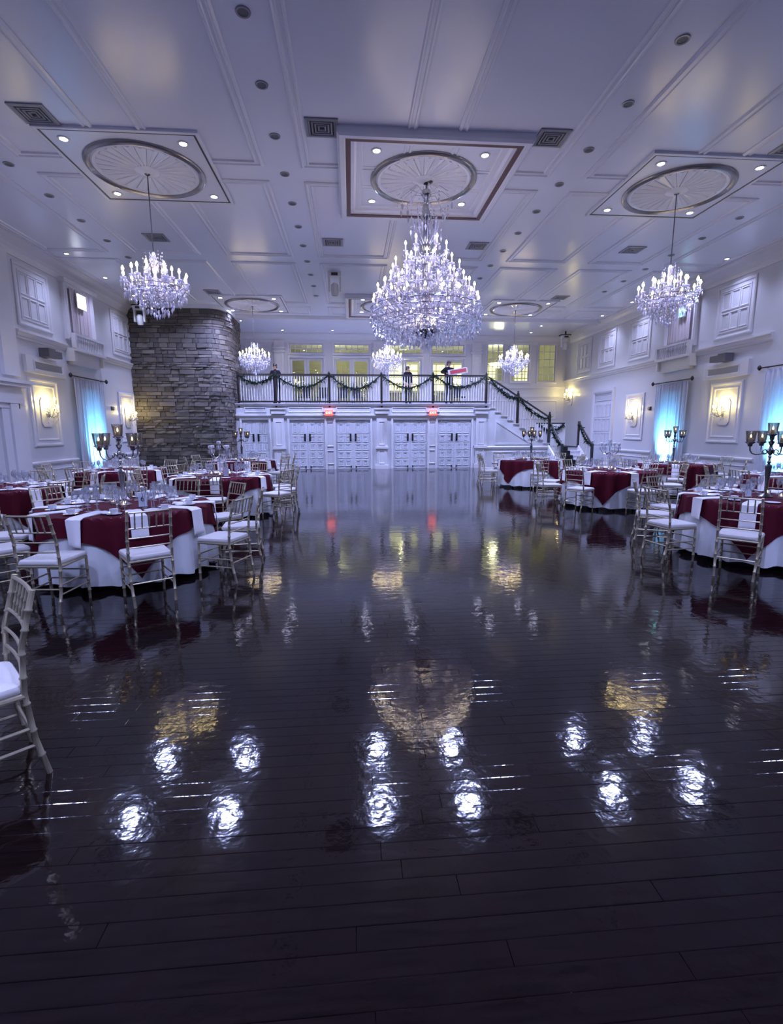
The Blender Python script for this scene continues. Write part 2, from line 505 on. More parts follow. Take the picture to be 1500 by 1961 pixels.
# frieze beam over the balcony edge and crown mouldings
MB().box(XL, XR, 22.05, 22.45, H - .14, H).build('ceiling_beam', 'ceiling_trim', ceiling)
CROWN = [(H - .42, 0), (H - .42, .03), (H - .34, .06), (H - .28, .07), (H - .2, .13), (H - .12, .24), (H - .06, .3), (H - .05, .36), (H, .36)]

# ---- walls
wl = MB(); wl.box(XL - .2, XL, YF - .2, YB, 0, H)
wall_left = wl.build('wall_left', 'wall_paint'); tag(wall_left, 'left side wall, lavender white with raised panels and mouldings', kind='structure')
wall_right = MB().box(XR, XR + .2, YF - .2, YB, 0, H).build('wall_right', 'wall_paint')
tag(wall_right, 'right side wall, lavender white with raised panels and mouldings', kind='structure')
wall_front = MB().box(XL - .2, XR + .2, YF - .2, YF, 0, H).build('wall_front', 'wall_paint')
tag(wall_front, 'plain end wall behind the viewer', kind='structure')

RAIL = [(.70, 0), (.70, .02), (.73, .035), (.755, .05), (.80, .055), (.82, .04), (.83, 0)]
BANDP = [(3.98, 0), (3.98, .03), (4.03, .035), (4.05, .06), (4.12, .07), (4.15, .10), (4.19, .10), (4.20, 0)]
PANELP = [(0, 0), (0, .03), (.03, .045), (.07, .04), (.085, .012), (.16, .012), (.17, .03), (.2, .03), (.215, 0)]
THINP = [(0, 0), (0, .02), (.025, .028), (.045, .012), (.045, 0)]
def run(parent, name, mp, prof, u0, u1, m='trim_paint'):
    return MB().extrude(mp, prof, u0, u1).build(name, m, parent)
def rect(parent, name, mp, u0, u1, v0, v1, prof, m='trim_paint'):
    return MB().frame(mp, u0, u1, v0, v1, prof).build(name, m, parent)
def slab(parent, name, mp, u0, u1, v0, v1, d0, d1, m='trim_paint'):
    b_ = MB()
    b_.add([mp(u0, v0, d0), mp(u1, v0, d0), mp(u1, v1, d0), mp(u0, v1, d0), mp(u0, v0, d1), mp(u1, v0, d1), mp(u1, v1, d1), mp(u0, v1, d1)],
           [(0, 3, 2, 1), (4, 5, 6, 7), (0, 1, 5, 4), (1, 2, 6, 5), (2, 3, 7, 6), (3, 0, 4, 7)])
    return b_.build(name, m, parent)

def upper_panel(parent, mp, yc):
    rect(parent, 'panel_moulding', mp, yc - .74, yc + .74, 4.33, 5.88, PANELP)
    for k in range(3):
        a = yc - .52 + k * .355
        rect(parent, 'shutter_panel', mp, a, a + .33, 4.56, 5.08, THINP)
        rect(parent, 'shutter_panel', mp, a, a + .33, 5.13, 5.66, THINP)
def sconce_panel(parent, mp, yc):
    rect(parent, 'panel_moulding', mp, yc - .66, yc + .66, 1.22, 3.04, PANELP)
def dado(parent, mp, a, b_):
    rect(parent, 'dado_panel', mp, a, b_, .2, .6, THINP)

# left wall
run(wall_left, 'crown_moulding', ml, CROWN, YF, 21.0)
for a, b_ in ((13.75, 15.95), (17.95, 20.9)): run(wall_left, 'cornice_band', ml, BANDP, a, b_)
for a, b_ in ((13.75, 16.05), (18.1, 20.9)): run(wall_left, 'chair_rail', ml, RAIL, a, b_)
for yc in (14.65, 19.75): upper_panel(wall_left, ml, yc); sconce_panel(wall_left, ml, yc)
for a, b_ in ((13.9, 15.9), (18.2, 20.6)): dado(wall_left, ml, a, b_)
slab(wall_left, 'pilaster', ml, 13.05, 13.62, 3.0, H - .4, 0, .1)
slab(wall_left, 'pilaster', ml, 9.6, 10.2, 3.0, H - .4, 0, .1)
# right wall
run(wall_right, 'crown_moulding', mr, CROWN, YF, YB)
for a, b_ in ((12.9, 15.85), (17.75, YB)): run(wall_right, 'cornice_band', mr, BANDP, a, b_)
for a, b_ in ((13.1, 15.95), (17.95, 20.75)): run(wall_right, 'chair_rail', mr, RAIL, a, b_)
for yc in (14.4, 19.25): upper_panel(wall_right, mr, yc); sconce_panel(wall_right, mr, yc)
for yc in (21.75, 23.9): upper_panel(wall_right, mr, yc)
for a, b_ in ((13.3, 15.8), (18.1, 20.5)): dado(wall_right, mr, a, b_)
# shallow boxed heads over the near sconce panels
for parent, mp, yc in ((wall_left, ml, 14.85), (wall_right, mr, 14.5)):
    slab(parent, 'panel_head', mp, yc - .95, yc + .85, 3.16, 3.6, 0, .10)
    rect(parent, 'panel_head_slot', mp, yc - .65, yc + .7, 3.24, 3.5, [(0, .10), (0, .115), (.02, .115), (.035, .102), (.04, .101)], 'trim_paint')
    slab(parent, 'panel_head_grille', mp, yc - .58, yc + .63, 3.28, 3.46, .10, .104, 'vent_metal')

# left portal (doorway surround)
door6 = slab(None, 'door_6', ml, 10.55, 12.75, 0, 2.2, 0, .02, 'wall_paint')
tag(door6, 'tall panelled portal at the left edge with stepped white surround', kind='structure')
for (a, b_, c, d_, e) in ((12.75, 13.0, 0, 2.35, .10), (13.0, 13.3, 0, 2.45, .16), (13.3, 13.62, 0, 2.6, .12), (10.3, 10.55, 0, 2.35, .10), (10.0, 10.3, 0, 2.45, .16)):
    slab(door6, 'jamb', ml, a, b_, c, d_, 0, e)
for (v0, v1, e, g) in ((2.2, 2.32, .12, 0), (2.32, 2.45, .18, .1), (2.45, 2.72, .14, .1), (2.72, 2.8, .30, .25), (2.8, 2.88, .36, .3)):
    slab(door6, 'entablature', ml, 10.2 - g, 13.4 + g, v0, v1, 0, e)

# right wall door near the stairs
door7 = slab(None, 'door_7', mr, 21.0, 22.5, 0, 2.82, 0, .03, 'door_paint')
tag(door7, 'closed white door with glazing bars in the right wall beside the stairs', kind='structure')
rect(door7, 'door_casing', mr, 20.8, 22.7, 0, 3.42, [(0, 0), (0, .09), (.12, .09), (.2, .05), (.2, 0)])
rect(door7, 'transom', mr, 21.05, 22.45, 2.9, 3.2, THINP)
for k in range(4):
    for r in range(3):
        rect(door7, 'door_light', mr, 21.08 + k * .35, 21.38 + k * .35, .95 + r * .62, 1.5 + r * .62, [(0, .03), (0, .05), (.03, .05), (.03, .03)])

# ---- windows with balconettes high in the side walls and curtains below
def niche(n, parent, mp, yc, sign, side):
    w = slab(None, 'window_%d' % n, mp, yc - .62, yc + .62, 4.45, 5.95, 0, .02, 'pane_glass' if False else 'wall_paint')
    tag(w, 'high curtained window with balustrade above the %s wall curtain' % side, kind='structure')
    rect(w, 'window_casing', mp, yc - .82, yc + .82, 4.35, 6.02, [(0, 0), (0, .10), (.05, .14), (.12, .13), (.19, .08), (.19, .0)])
    slab(w, 'window_head', mp, yc - .95, yc + .95, 5.93, 6.05, 0, .2)
    slab(w, 'balconette_floor', mp, yc - .9, yc + .9, 4.0, 4.08, 0, .34)
    slab(w, 'balconette_rail', mp, yc - .88, yc + .88, 4.44, 4.51, .22, .33)
    slab(w, 'balconette_apron', mp, yc - .8, yc + .8, 3.62, 4.0, 0, .16)
    for q in (-.86, .86):
        slab(w, 'console_bracket', mp, yc + q - .05, yc + q + .05, 3.7, 4.0, 0, .26)
        slab(w, 'balconette_post', mp, yc + q - .05, yc + q + .05, 4.08, 4.44, .22, .33)
    bme = MB().lathe([(.022, 0), (.022, .03), (.012, .06), (.026, .14), (.012, .26), (.02, .33), (.02, .36)], 8).mesh('baluster', 'trim_paint', True)
    for k in range(15):
        p = mp(yc - .74 + k * 1.48 / 14, 4.08, .275)
        obj_of('baluster', bme, w, p)
    return w
win1 = niche(1, wall_left, ml, 16.85, 1, 'left')
win2 = niche(2, wall_right, mr, 16.75, -1, 'right')

def drape(mp, y0, y1, z0, z1, depth, folds, m, name, label, flare=0.0):
    b_ = MB(); n = folds * 8; rows = 10
    vs = []
    for j in range(rows + 1):
        t = j / rows
        z = z1 + (z0 - z1) * t
        for i in range(n + 1):
            s = i / n
            a = 2 * PI * folds * s
            dd = .10 + depth * (0.6 + .4 * t) * (math.sin(a) + .35 * math.sin(2.3 * a + 1.0 + t)) * .6
            u = y0 + (y1 - y0) * s + .012 * math.sin(a * 1.7 + 3 * t) + (s - .5) * flare * t
            vs.append(mp(u, z, max(.045, dd)))
    fs = [(j * (n + 1) + i, j * (n + 1) + i + 1, (j + 1) * (n + 1) + i + 1, (j + 1) * (n + 1) + i) for j in range(rows) for i in range(n)]
    b_.add(vs, fs)
    o = b_.build(name, m, smooth=True)
    md = o.modifiers.new('thickness', 'SOLIDIFY'); md.thickness = .004
    return o
def curtain_set(mp, y0, y1, side, label, which):
    tag(drape(mp, y0 + .05, y1 - .05, .03, 3.22, .055, 11, 'sheer', 'curtain', label), label, 'curtain', 'sheer curtains along the side walls')
    r = thing('curtain_rod', mp((y0 + y1) / 2, 3.28, .12), 'black curtain rod with dark end finials above the %s' % which, 'curtain rod', 'curtain rods')
    c = Vector(mp((y0 + y1) / 2, 3.28, .12))
    a = Vector(mp(y0 - .12, 3.28, .12)) - c; e = Vector(mp(y1 + .12, 3.28, .12)) - c
    MB().tube([a, e], .018, 8).build('rod', 'iron', r)
    for q, s in ((a, -1), (e, 1)):
        fin = MB().lathe([(.0, -.07), (.03, -.05), (.055, 0), (.04, .05), (.0, .09)], 10).build('finial', 'iron', r, True)
        fin.location = q
    for yy in (y0 + .05, y1 - .05):
        p1 = Vector(mp(yy, 3.28, .12)) - c; p0 = Vector(mp(yy, 3.28, .0)) - c
        MB().tube([p0, p1], .012, 6).build('bracket', 'iron', r)
curtain_set(ml, 16.0, 17.95, 'left', 'blue-lit sheer curtain hanging on the left wall', 'left wall curtain')
curtain_set(mr, 15.95, 17.85, 'right', 'blue-lit sheer curtain on the right wall between two sconce panels', 'farther right wall curtain')
curtain_set(mr, 11.1, 13.0, 'right', 'blue-lit sheer curtain cut by the right edge of the picture', 'right edge curtain')
for mp, y0, y1, lab in ((ml, 16.3, 17.4, 'left'), (mr, 16.2, 17.3, 'right')):
    d_ = drape(mp, y0, y1, 4.5, 5.9, .03, 7, 'sheer_pink_lit', 'window_curtain', '')
    tag(d_, 'short sheer curtain coloured as pinkish-lit in the high %s window' % lab, 'curtain', 'sheer curtains in the high windows')
s1 = thing('lit_sign', ml(16.8, 5.55, .19), 'square glowing white panel in the high left window', 'lit panel')
MB().box(-.03, .0, -.26, .26, -.22, .22).build('housing', 'fixture_white', s1)
MB().box(.0, .012, -.24, .24, -.2, .2).build('lit_face', 'sign_white', s1)
s2 = thing('lit_sign', mr(16.55, 5.5, .19), 'small glowing teal panel in the high right window', 'lit panel')
MB().box(.0, .03, -.17, .17, -.16, .16).build('housing', 'fixture_white', s2)
MB().box(-.012, .0, -.15, .15, -.14, .14).build('lit_face', 'sign_teal', s2)

# ---- stone pier in the far left corner
def stone_path(s):
    """plan outline of the pier: arc length -> point, outward normal"""
    L1 = 3.0; R_ = 1.0; La = R_ * PI / 2
    if s < L1: return (XL + s, 20.45), (0, -1)
    if s < L1 + La:
        a = (s - L1) / R_
        return (XL + L1 + R_ * math.sin(a) * .62, 20.45 + R_ * (1 - math.cos(a))), (math.sin(a), -math.cos(a))
    return (XL + L1 + .62 * R_, 20.45 + R_ + (s - L1 - La)), (1, 0)
LEN = 3.0 + PI / 2 + 1.6
core = []
for i in range(41):
    p, n = stone_path(LEN * i / 40)
    core.append((p[0] - n[0] * .03, p[1] - n[1] * .03))
core.append((XL, core[-1][1]))
pier = MB().prism(core, 0, H - .15).build('wall_stone', 'mortar')
tag(pier, 'grey ledgestone pier rising to the ceiling in the far left corner', kind='structure')
MB().prism([(p[0] + .1 * (1 if p[0] > XL else 0), p[1] - .1) for p in core], H - .15, H).build('pier_cap', 'ceiling_trim', pier)
rs = random.Random(11)
loose = MB(); nstone = 0
z = 0.0
while z < H - .2:
    hgt = rs.choice((.09, .12, .15, .18))
    if z + hgt > H - .16: hgt = H - .16 - z
    s = -rs.uniform(0, .3)
    while s < LEN:
        w_ = rs.uniform(.18, .62)
        a, b_ = max(0, s), min(LEN, s + w_)
        s += w_
        if b_ - a < .08: continue
        g = .004
        prot = rs.uniform(.0, .05)
        def P(ss, zz, dd):
            p, n = stone_path(ss); return (p[0] + n[0] * dd, p[1] + n[1] * dd, zz)
        a2, b2, m2 = a + g, b_ - g, (a + b_) / 2
        z2, z3 = z + g, z + hgt - g
        j = lambda k=.018: rs.uniform(-k, k)
        vs = [P(a2, z2, -.05), P(b2, z2, -.05), P(b2, z3, -.05), P(a2, z3, -.05),
              P(a2 + .004, z2 + .006 + j(.006), prot + j()), P(m2 + j(.05), z2 + .004 + j(.006), prot + j()), P(b2 - .004, z2 + .006 + j(.006), prot + j()),
              P(b2 - .004, z3 - .006 + j(.006), prot + j()), P(m2 + j(.05), z3 - .004 + j(.006), prot + j()), P(a2 + .004, z3 - .006 + j(.006), prot + j())]
        fs = [(4, 5, 8, 9), (5, 6, 7, 8), (0, 1, 6, 5, 4), (1, 2, 7, 6), (2, 3, 9, 8, 7), (3, 0, 4, 9)]
        if nstone < 300 and z > .8 and b_ < 4.4:
            st = MB().add(vs, fs); st.build('stone', 'stone', pier); nstone += 1
        else:
            loose.add(vs, fs)
    z += hgt
loose.build('stones', 'stone', pier, kind='stuff')

# ---- balcony: front wall with doors
CB = 1.32
mfw = mf(YD)
DOORX = [(-4.52, -3.42), (-2.56, -1.10), (-.64, .83), (1.81, 3.28), (3.73, 5.20)]
bw = MB()
bw_holes = [(a, b_, 0, 2.07) for a, b_ in DOORX]
holes_wall(bw, mfw, -4.9, 5.95, 0, ZB - .1, bw_holes, .2)
wall_balcony = bw.build('wall_balcony', 'wall_paint')
tag(wall_balcony, 'white panelled wall with double doors under the balcony', kind='structure')
MB().box(XL, 5.95, YD, YB, ZB - .1, ZB).build('balcony_slab', 'wall_paint', wall_balcony)
MB().box(XL, 5.95, YD + .9, YD + 1.0, 0, ZB - .1).build('passage_wall', 'wall_paint', wall_balcony)
run(wall_balcony, 'cornice', mfw, [(2.14, 0), (2.14, .05), (2.2, .07), (2.24, .1), (2.3, .1), (2.31, 0)], -4.75, 5.9)
run(wall_balcony, 'balcony_nosing', mfw, [(ZB - .1, 0), (ZB - .1, .05), (ZB - .02, .09), (ZB, .09), (ZB, 0)], -4.75, 6.0)
for a, b_ in ((-4.4, -3.5), (-2.6, -1.15), (-.6, .85), (1.75, 3.25), (3.75, 5.3)):
    rect(wall_balcony, 'fascia_panel', mfw, a, b_, 2.38, 2.6, THINP)
for xc in (-3.0, 1.32, 5.62):
    p = slab(wall_balcony, 'pilaster', mfw, xc - .22, xc + .22, 0, 2.14, 0, .08)
    slab(p, 'pilaster_base', mfw, xc - .28, xc + .28, 0, .16, 0, .12)
    slab(p, 'pilaster_band', mfw, xc - .27, xc + .27, .86, .95, 0, .13)
    slab(p, 'pilaster_capital', mfw, xc - .28, xc + .28, 2.32, 2.56, 0, .16)
    slab(p, 'pilaster_capital', mfw, xc - .33, xc + .33, 2.5, 2.56, 0, .2)
    rect(p, 'pilaster_panel', mfw, xc - .14, xc + .14, 1.02, 2.02, [(0, .08), (0, .1), (.03, .1), (.04, .08)])
    rect(p, 'pilaster_panel', mfw, xc - .14, xc + .14, .22, .8, [(0, .08), (0, .1), (.03, .1), (.04, .08)])
for a, b_ in ((-1.05, -.69), (3.33, 3.68), (5.25, 5.38)):
    rect(wall_balcony, 'pier_panel', mfw, a + .02, b_ - .02, .95, 2.0, THINP)
    rect(wall_balcony, 'pier_panel', mfw, a + .02, b_ - .02, .2, .8, THINP)
def double_door(n, a, b_, where):
    d0 = MB(); mfd = mf(YD + .03)
    d0.frame(mfw, a - .09, b_ + .09, -.09, 2.16, [(0, 0), (0, .04), (.03, .05), (.09, .03), (.09, -.06)])
    d_ = d0.build('door_%d' % n, 'trim_paint'); tag(d_, where, kind='structure')
    mid = (a + b_) / 2
    for (x0, x1, s) in ((a, mid - .004, 1), (mid + .004, b_, -1)):
        lf = MB(); lf.box(x0, x1, YD + .03, YD + .08, .006, 2.07)
        hs = [(.12, .4), (.46, .74), (.80, 1.08), (1.14, 1.44), (1.5, 1.94)]
        leaf = lf.build('door_leaf', 'door_paint', d_)
        for (v0, v1) in hs:
            w2 = (x1 - x0 - .24) / 2
            for k in range(2):
                rect(leaf, 'door_panel', mfd, x0 + .09 + k * (w2 + .06), x0 + .09 + k * (w2 + .06) + w2, v0, v1,
                     [(0, 0), (0, .018), (.02, .022), (.035, .004), (.06, .014), (.065, .016)], 'door_paint')
        hx = x1 - .1 if s > 0 else x0 + .1
        hnd = MB(); hnd.box(hx - .038, hx + .038, YD + .005, YD + .03, 1.18, 1.5)
        hnd.tube([(hx, YD - .03, 1.24), (hx, YD - .03, 1.44)], .012, 8)
        hnd.box(hx - .01, hx + .01, YD - .03, YD + .01, 1.25, 1.27); hnd.box(hx - .01, hx + .01, YD - .03, YD + .01, 1.41, 1.43)
        hnd.build('handle', 'iron', leaf)
        MB().box(hx - .015, hx + .03, YD + .01, YD + .03, .05, .14).build('floor_bolt', 'iron', leaf)
        MB().box(x0 + .2, x0 + .48, YD + .0, YD + .03, 1.97, 2.03).build('door_closer', 'vent_metal', leaf)
for i, ((a, b_), w_) in enumerate(zip(DOORX, ('narrow white double door next to the stone pier under the balcony', 'white double door left of the left exit sign',
        'white double door right of the left exit sign', 'white double door left of the right exit sign', 'white double door right of the right exit sign, by the stairs'))):
    double_door(i + 1, a, b_, w_)
def text_mesh(txt, size):
    cu = bpy.data.curves.new('lettering', 'FONT'); cu.body = txt; cu.size = size; cu.align_x = 'CENTER'; cu.align_y = 'CENTER'; cu.extrude = .002
    o = bpy.data.objects.new('lettering_source', cu); COL.objects.link(o)
    bpy.context.view_layer.update()
    me = bpy.data.meshes.new_from_object(o.evaluated_get(bpy.context.evaluated_depsgraph_get()))
    bpy.data.objects.remove(o)
    return me
exit_me = text_mesh('EXIT', .13); exit_me.materials.clear(); exit_me.materials.append(MATS['exit_letter'])
for x, lab in ((-.9, 'left'), (3.5, 'right')):
    e = thing('exit_sign', (x, YD - .14, 2.36), 'red glowing EXIT sign under the balcony, the %s one of two' % lab, 'exit sign', 'exit signs')
    MB().box(-.17, .17, -.02, .03, -.1, .1).build('sign_body', 'exit_red', e)
    for s in (-1, 1):
        wg = MB(); wg.lathe([(0, -.05), (.06, -.03), (.07, .03), (0, .05)], 10); hh = wg.build('emergency_lamp', 'grille_dark', e, True); hh.location = (s * .22, 0, 0)
    obj_of('lettering', exit_me, e, (0, -.023, 0), (PI / 2, 0, 0))
    MB().box(-.05, .05, .03, .14, -.05, .05).build('mount', 'fixture_white', e)

# ---- back wall above the balcony with glazed doors, and the lit room beyond
mb_ = mf(YB)
UD = [(-2.99, -1.33), (-.78, 1.01), (1.89, 3.68), (4.17, 5.87)]
UW = [(7.09, 7.97), (8.38, 9.32), (9.82, 10.73)]
hs = [(a, b_, ZB, 5.22) for a, b_ in UD] + [(a, b_, 5.46, 5.92) for a, b_ in UD] + [(a, b_, 4.12, 6.02) for a, b_ in UW]
bk = MB(); holes_wall(bk, mb_, XL, XR + .2, 0, H, hs, .15)
wall_back = bk.build('wall_back', 'wall_paint'); tag(wall_back, 'white back wall of the balcony with glazed doors and tall windows', kind='structure')
run(wall_back, 'crown_moulding', mb_, [(v, d * .6) for v, d in CROWN], XL, XR)
run(wall_back, 'wall_trim', mb_, [(3.78, 0), (3.78, .04), (3.86, .05), (3.86, 0)], 6.3, XR)
run(wall_back, 'wall_trim', mb_, [(3.3, 0), (3.3, .03), (3.36, .04), (3.36, 0)], 6.3, XR)
rect(wall_back, 'panel_moulding', mb_, 6.5, 8.6, 2.2, 3.15, THINP); rect(wall_back, 'panel_moulding', mb_, 8.8, 10.9, 2.2, 3.15, THINP)
for xc in (-3.5, 1.45, 6.52):
    p = slab(wall_back, 'pilaster', mb_, xc - .24, xc + .24, ZB, 6.05, 0, .1)
    slab(p, 'pilaster_capital', mb_, xc - .3, xc + .3, 5.5, 5.56, 0, .16); slab(p, 'pilaster_capital', mb_, xc - .3, xc + .3, 5.66, 5.72, 0, .16)
    rect(p, 'pilaster_panel', mb_, xc - .15, xc + .15, ZB + .4, 5.4, [(0, .1), (0, .12), (.03, .12), (.04, .1)])
for a, b_ in ((-7.9, -6.6), (-6.4, -5.1), (-4.9, -3.85)):
    rect(wall_back, 'panel_moulding', mb_, a, b_, 3.3, 5.9, THINP)
wn = 3; dn = 8
def glazing(parent, a, b_, v0, v1, nx, nz, y):
    """muntins and panes in one opening"""
    fr = MB(); m_ = mf(y)
    fr.frame(m_, a, b_, v0, v1, [(0, 0), (0, .04), (.05, .04), (.05, -.02)])
    for k in range(1, nx):
        x = a + (b_ - a) * k / nx; fr.box(x - .014, x + .014, y - .02, y + .01, v0 + .03, v1 - .03)
    for k in range(1, nz):
        z = v0 + (v1 - v0) * k / nz; fr.box(a + .03, b_ - .03, y - .02, y + .01, z - .014, z + .014)
    f_ = fr.build('muntins', 'trim_paint', parent)
    w1, h1 = (b_ - a) / nx, (v1 - v0) / nz
    pme = MB().box(-w1 / 2 + .014, w1 / 2 - .014, -.002, .002, -h1 / 2 + .014, h1 / 2 - .014).mesh('pane', 'pane_glass')
    for i in range(nx):
        for j in range(nz):
            obj_of('pane', pme, parent, (a + (i + .5) * w1, y - .004, v0 + (j + .5) * h1))
for i, (a, b_) in enumerate(UD):
    nm = ('leftmost glazed double door on the balcony', 'second glazed double door on the balcony from the left', 'third glazed double door on the balcony, behind the standing person',
          'rightmost glazed double door on the balcony, behind the person with the sign')[i]
    d_ = MB().frame(mb_, a - .1, b_ + .1, ZB - .1, 5.34, [(0, 0), (0, .05), (.04, .06), (.1, .04), (.1, -.1)]).build('door_%d' % (8 + i), 'trim_paint')
    tag(d_, nm, kind='structure')
    mid = (a + b_) / 2
    for x0, x1 in ((a, mid - .01), (mid + .01, b_)):
        fr = MB(); m_ = mf(YB + .05)
        fr.box(x0, x1, YB + .03, YB + .07, ZB + .02, ZB + .3); fr.box(x0, x1, YB + .03, YB + .07, 5.1, 5.2)
        fr.box(x0, x0 + .11, YB + .03, YB + .07, ZB + .3, 5.1); fr.box(x1 - .11, x1, YB + .03, YB + .07, ZB + .3, 5.1)
        lf = fr.build('door_leaf', 'door_paint', d_)
        MB().box(x0 + .11, x1 - .11, YB + .045, YB + .053, ZB + .3, 5.1).build('pane', 'pane_glass', lf)
        hx = x1 - .06 if x0 == a else x0 + .06
        MB().tube([(hx, YB + .0, 3.7), (hx, YB + .0, 4.0)], .015, 6).build('handle', 'iron', lf)
    t_ = MB().frame(mb_, a - .08, b_ + .08, 5.38, 6.0, [(0, 0), (0, .04), (.08, .03), (.08, -.1)]).build('window_%d' % wn, 'trim_paint')
    tag(t_, 'divided transom window above the %s' % nm.replace('glazed double door on the balcony', 'balcony door').split(',')[0], kind='structure'); wn += 1
    glazing(t_, a, b_, 5.46, 5.92, 6, 2, YB + .06)
for i, (a, b_) in enumerate(UW):
    t_ = MB().frame(mb_, a - .09, b_ + .09, 4.03, 6.11, [(0, 0), (0, .04), (.03, .05), (.09, .03), (.09, -.1)]).build('window_%d' % wn, 'trim_paint')
    tag(t_, ('tall yellow-lit window beside the right balcony pilaster', 'middle tall window above the stairs', 'tall yellow-lit window nearest the right wall')[i], kind='structure'); wn += 1
    glazing(t_, a, b_, 4.12, 6.02, 3, 5, YB + .06)
# lit room behind
lb = MB()
y0, y1 = YB + .16, YB + 5.0
lb.box(-5.2, XR, y1, y1 + .1, ZB - .2, H); lb.box(-5.2, -5.1, y0, y1, ZB - .2, H); lb.box(XR - .1, XR, y0, y1, ZB - .2, H)
lb.box(-5.2, XR, y0, y1 + .1, ZB - .1, ZB)
room = lb.build('wall_lobby', 'room_cream'); tag(room, 'cream walls of the warmly lit lobby seen through the balcony glazing', kind='structure')
for k, (a, b_, lab) in enumerate(((2.2, 4.15, 'bright yellow lobby window seen behind the standing person'), (4.75, 6.9, 'bright yellow lobby window seen behind the person with the sign'),
                                  (7.3, 9.0, 'bright yellow lobby window seen through the tall windows'), (10.2, 11.1, 'bright yellow lobby window at the right end'))):
    ml_ = mf(y1)
    t_ = MB().frame(ml_, a - .1, b_ + .1, 3.9, 5.7, [(0, 0), (0, .06), (.1, .06), (.1, 0)]).build('window_%d' % wn, 'trim_paint'); wn += 1
    tag(t_, lab, kind='structure')
    nx, nz = (4, 4)
    w1, h1 = (b_ - a) / nx, 1.6 / nz
    pme = MB().box(-w1 / 2 + .03, w1 / 2 - .03, -.02, .0, -h1 / 2 + .03, h1 / 2 - .03).mesh('pane', 'lit_pane')
    for i in range(nx):
        for j in range(nz): obj_of('pane', pme, t_, (a + (i + .5) * w1, y1 - .001, 4.0 + (j + .5) * h1))
def bowl_light(x, y, z, lab):
    t_ = thing('bowl_pendant', (x, y, z), lab, 'pendant light', 'lobby bowl pendants')
    MB().lathe([(.05, -.16), (.22, -.12), (.42, .0), (.55, .1), (.52, .1), (.4, .02), (.2, -.09), (.05, -.12)], 14).build('bowl', 'bowl_glass', t_, True)
    for k in range(3):
        a = k * 2 * PI / 3
        MB().tube([(.5 * math.cos(a), .5 * math.sin(a), .08), (0, 0, .5)], .008, 5).build('chain', 'iron', t_)
    MB().tube([(0, 0, .5), (0, 0, H - z)], .012, 6).build('stem', 'iron', t_)
    lamp('bowl_lamp', 'POINT', (0, 0, .25), P_BACK, (1.0, .93, .55), t_, .25)
bowl_light(3.0, YB + 2.4, 5.0, 'yellow glowing bowl pendant behind the standing person')
bowl_light(8.4, YB + 2.4, 5.25, 'yellow glowing bowl pendant seen through the tall windows')
bowl_light(-1.0, YB + 2.6, 5.55, 'yellow glowing bowl pendant behind the left glazed doors')

# ================================================================== stairs, balcony railing, garlands
NR = 11; RISE = (ZB - .9) / NR; X0S = 5.95; TRD = .275
stairs = thing('staircase', (X0S, YD, 0), 'white staircase descending from the balcony to a landing by the right wall', 'stairs')
sw = MB()
poly = [(0, 0)]
prof = [(0, ZB)]
for k in range(NR - 1):
    prof += [(k * TRD, ZB - (k + 1) * RISE), ((k + 1) * TRD, ZB - (k + 1) * RISE)]
XLAND = (NR - 1) * TRD
side = [(0, 0)] + prof[1:] + [(XLAND, .9), (XLAND + 1.4, .9), (XLAND + 1.4, 0)]
def side_poly(mbb, pts, ya, yb, mi=0):
    n = len(pts)
    vs = [(p[0], ya, p[1]) for p in pts] + [(p[0], yb, p[1]) for p in pts]
    fs = [tuple(range(n)), tuple(range(2 * n - 1, n - 1, -1))] + [(i, (i + 1) % n, n + (i + 1) % n, n + i) for i in range(n)]
    mbb.add(vs, fs, mi)
# body split in simple convex columns so faces stay clean
body = MB()
for k in range(NR - 1):
    body.box(k * TRD, (k + 1) * TRD, 0, 1.5, 0, ZB - (k + 1) * RISE - .03)
body.box(XLAND, XLAND + 1.4, 0, 1.6, 0, .87)
body.build('stair_body', 'wall_paint', stairs)
tme = MB().box(0, TRD + .02, -.05, 1.5, -.03, 0).mesh('tread', 'trim_paint')
for k in range(NR - 1):
    obj_of('tread', tme, stairs, (k * TRD, 0, ZB - (k + 1) * RISE))
MB().box(XLAND, XLAND + 1.4, -.04, 1.6, .87, .9).build('landing', 'carpet_black', stairs)
sm = lambda u, v, d: (u, -d, v)
st = MB()
z_at = lambda x: ZB - RISE - x / TRD * RISE
st.add([sm(.3, 1.0, 0), sm(.3, z_at(.3) - .3, 0), sm(2.0, z_at(2.0) - .28, 0), sm(2.0, 1.0, 0), sm(.3, 1.0, .02), sm(.3, z_at(.3) - .3, .02), sm(2.0, z_at(2.0) - .28, .02), sm(2.0, 1.0, .02),
        sm(.36, 1.06, .02), sm(.36, z_at(.36) - .4, .02), sm(1.94, z_at(1.94) - .4, .02), sm(1.94, 1.06, .02), sm(.36, 1.06, 0), sm(.36, z_at(.36) - .4, 0), sm(1.94, z_at(1.94) - .4, 0), sm(1.94, 1.06, 0)],
       [(a + i, a + (i + 1) % 4, a + 4 + (i + 1) % 4, a + 4 + i) for a in (0, 4, 8) for i in range(4)])
st.build('stringer_moulding', 'trim_paint', stairs)
MB().extrude(sm, [(.82, 0), (.82, .03), (.9, .05), (.93, .03), (.93, 0)], -.2, 2.75).build('dado_rail', 'trim_paint', stairs)
MB().frame(sm, .2, 1.3, .2, .7, THINP).build('dado_panel', 'trim_paint', stairs)
MB().frame(sm, 1.45, 2.6, .2, .7, THINP).build('dado_panel', 'trim_paint', stairs)
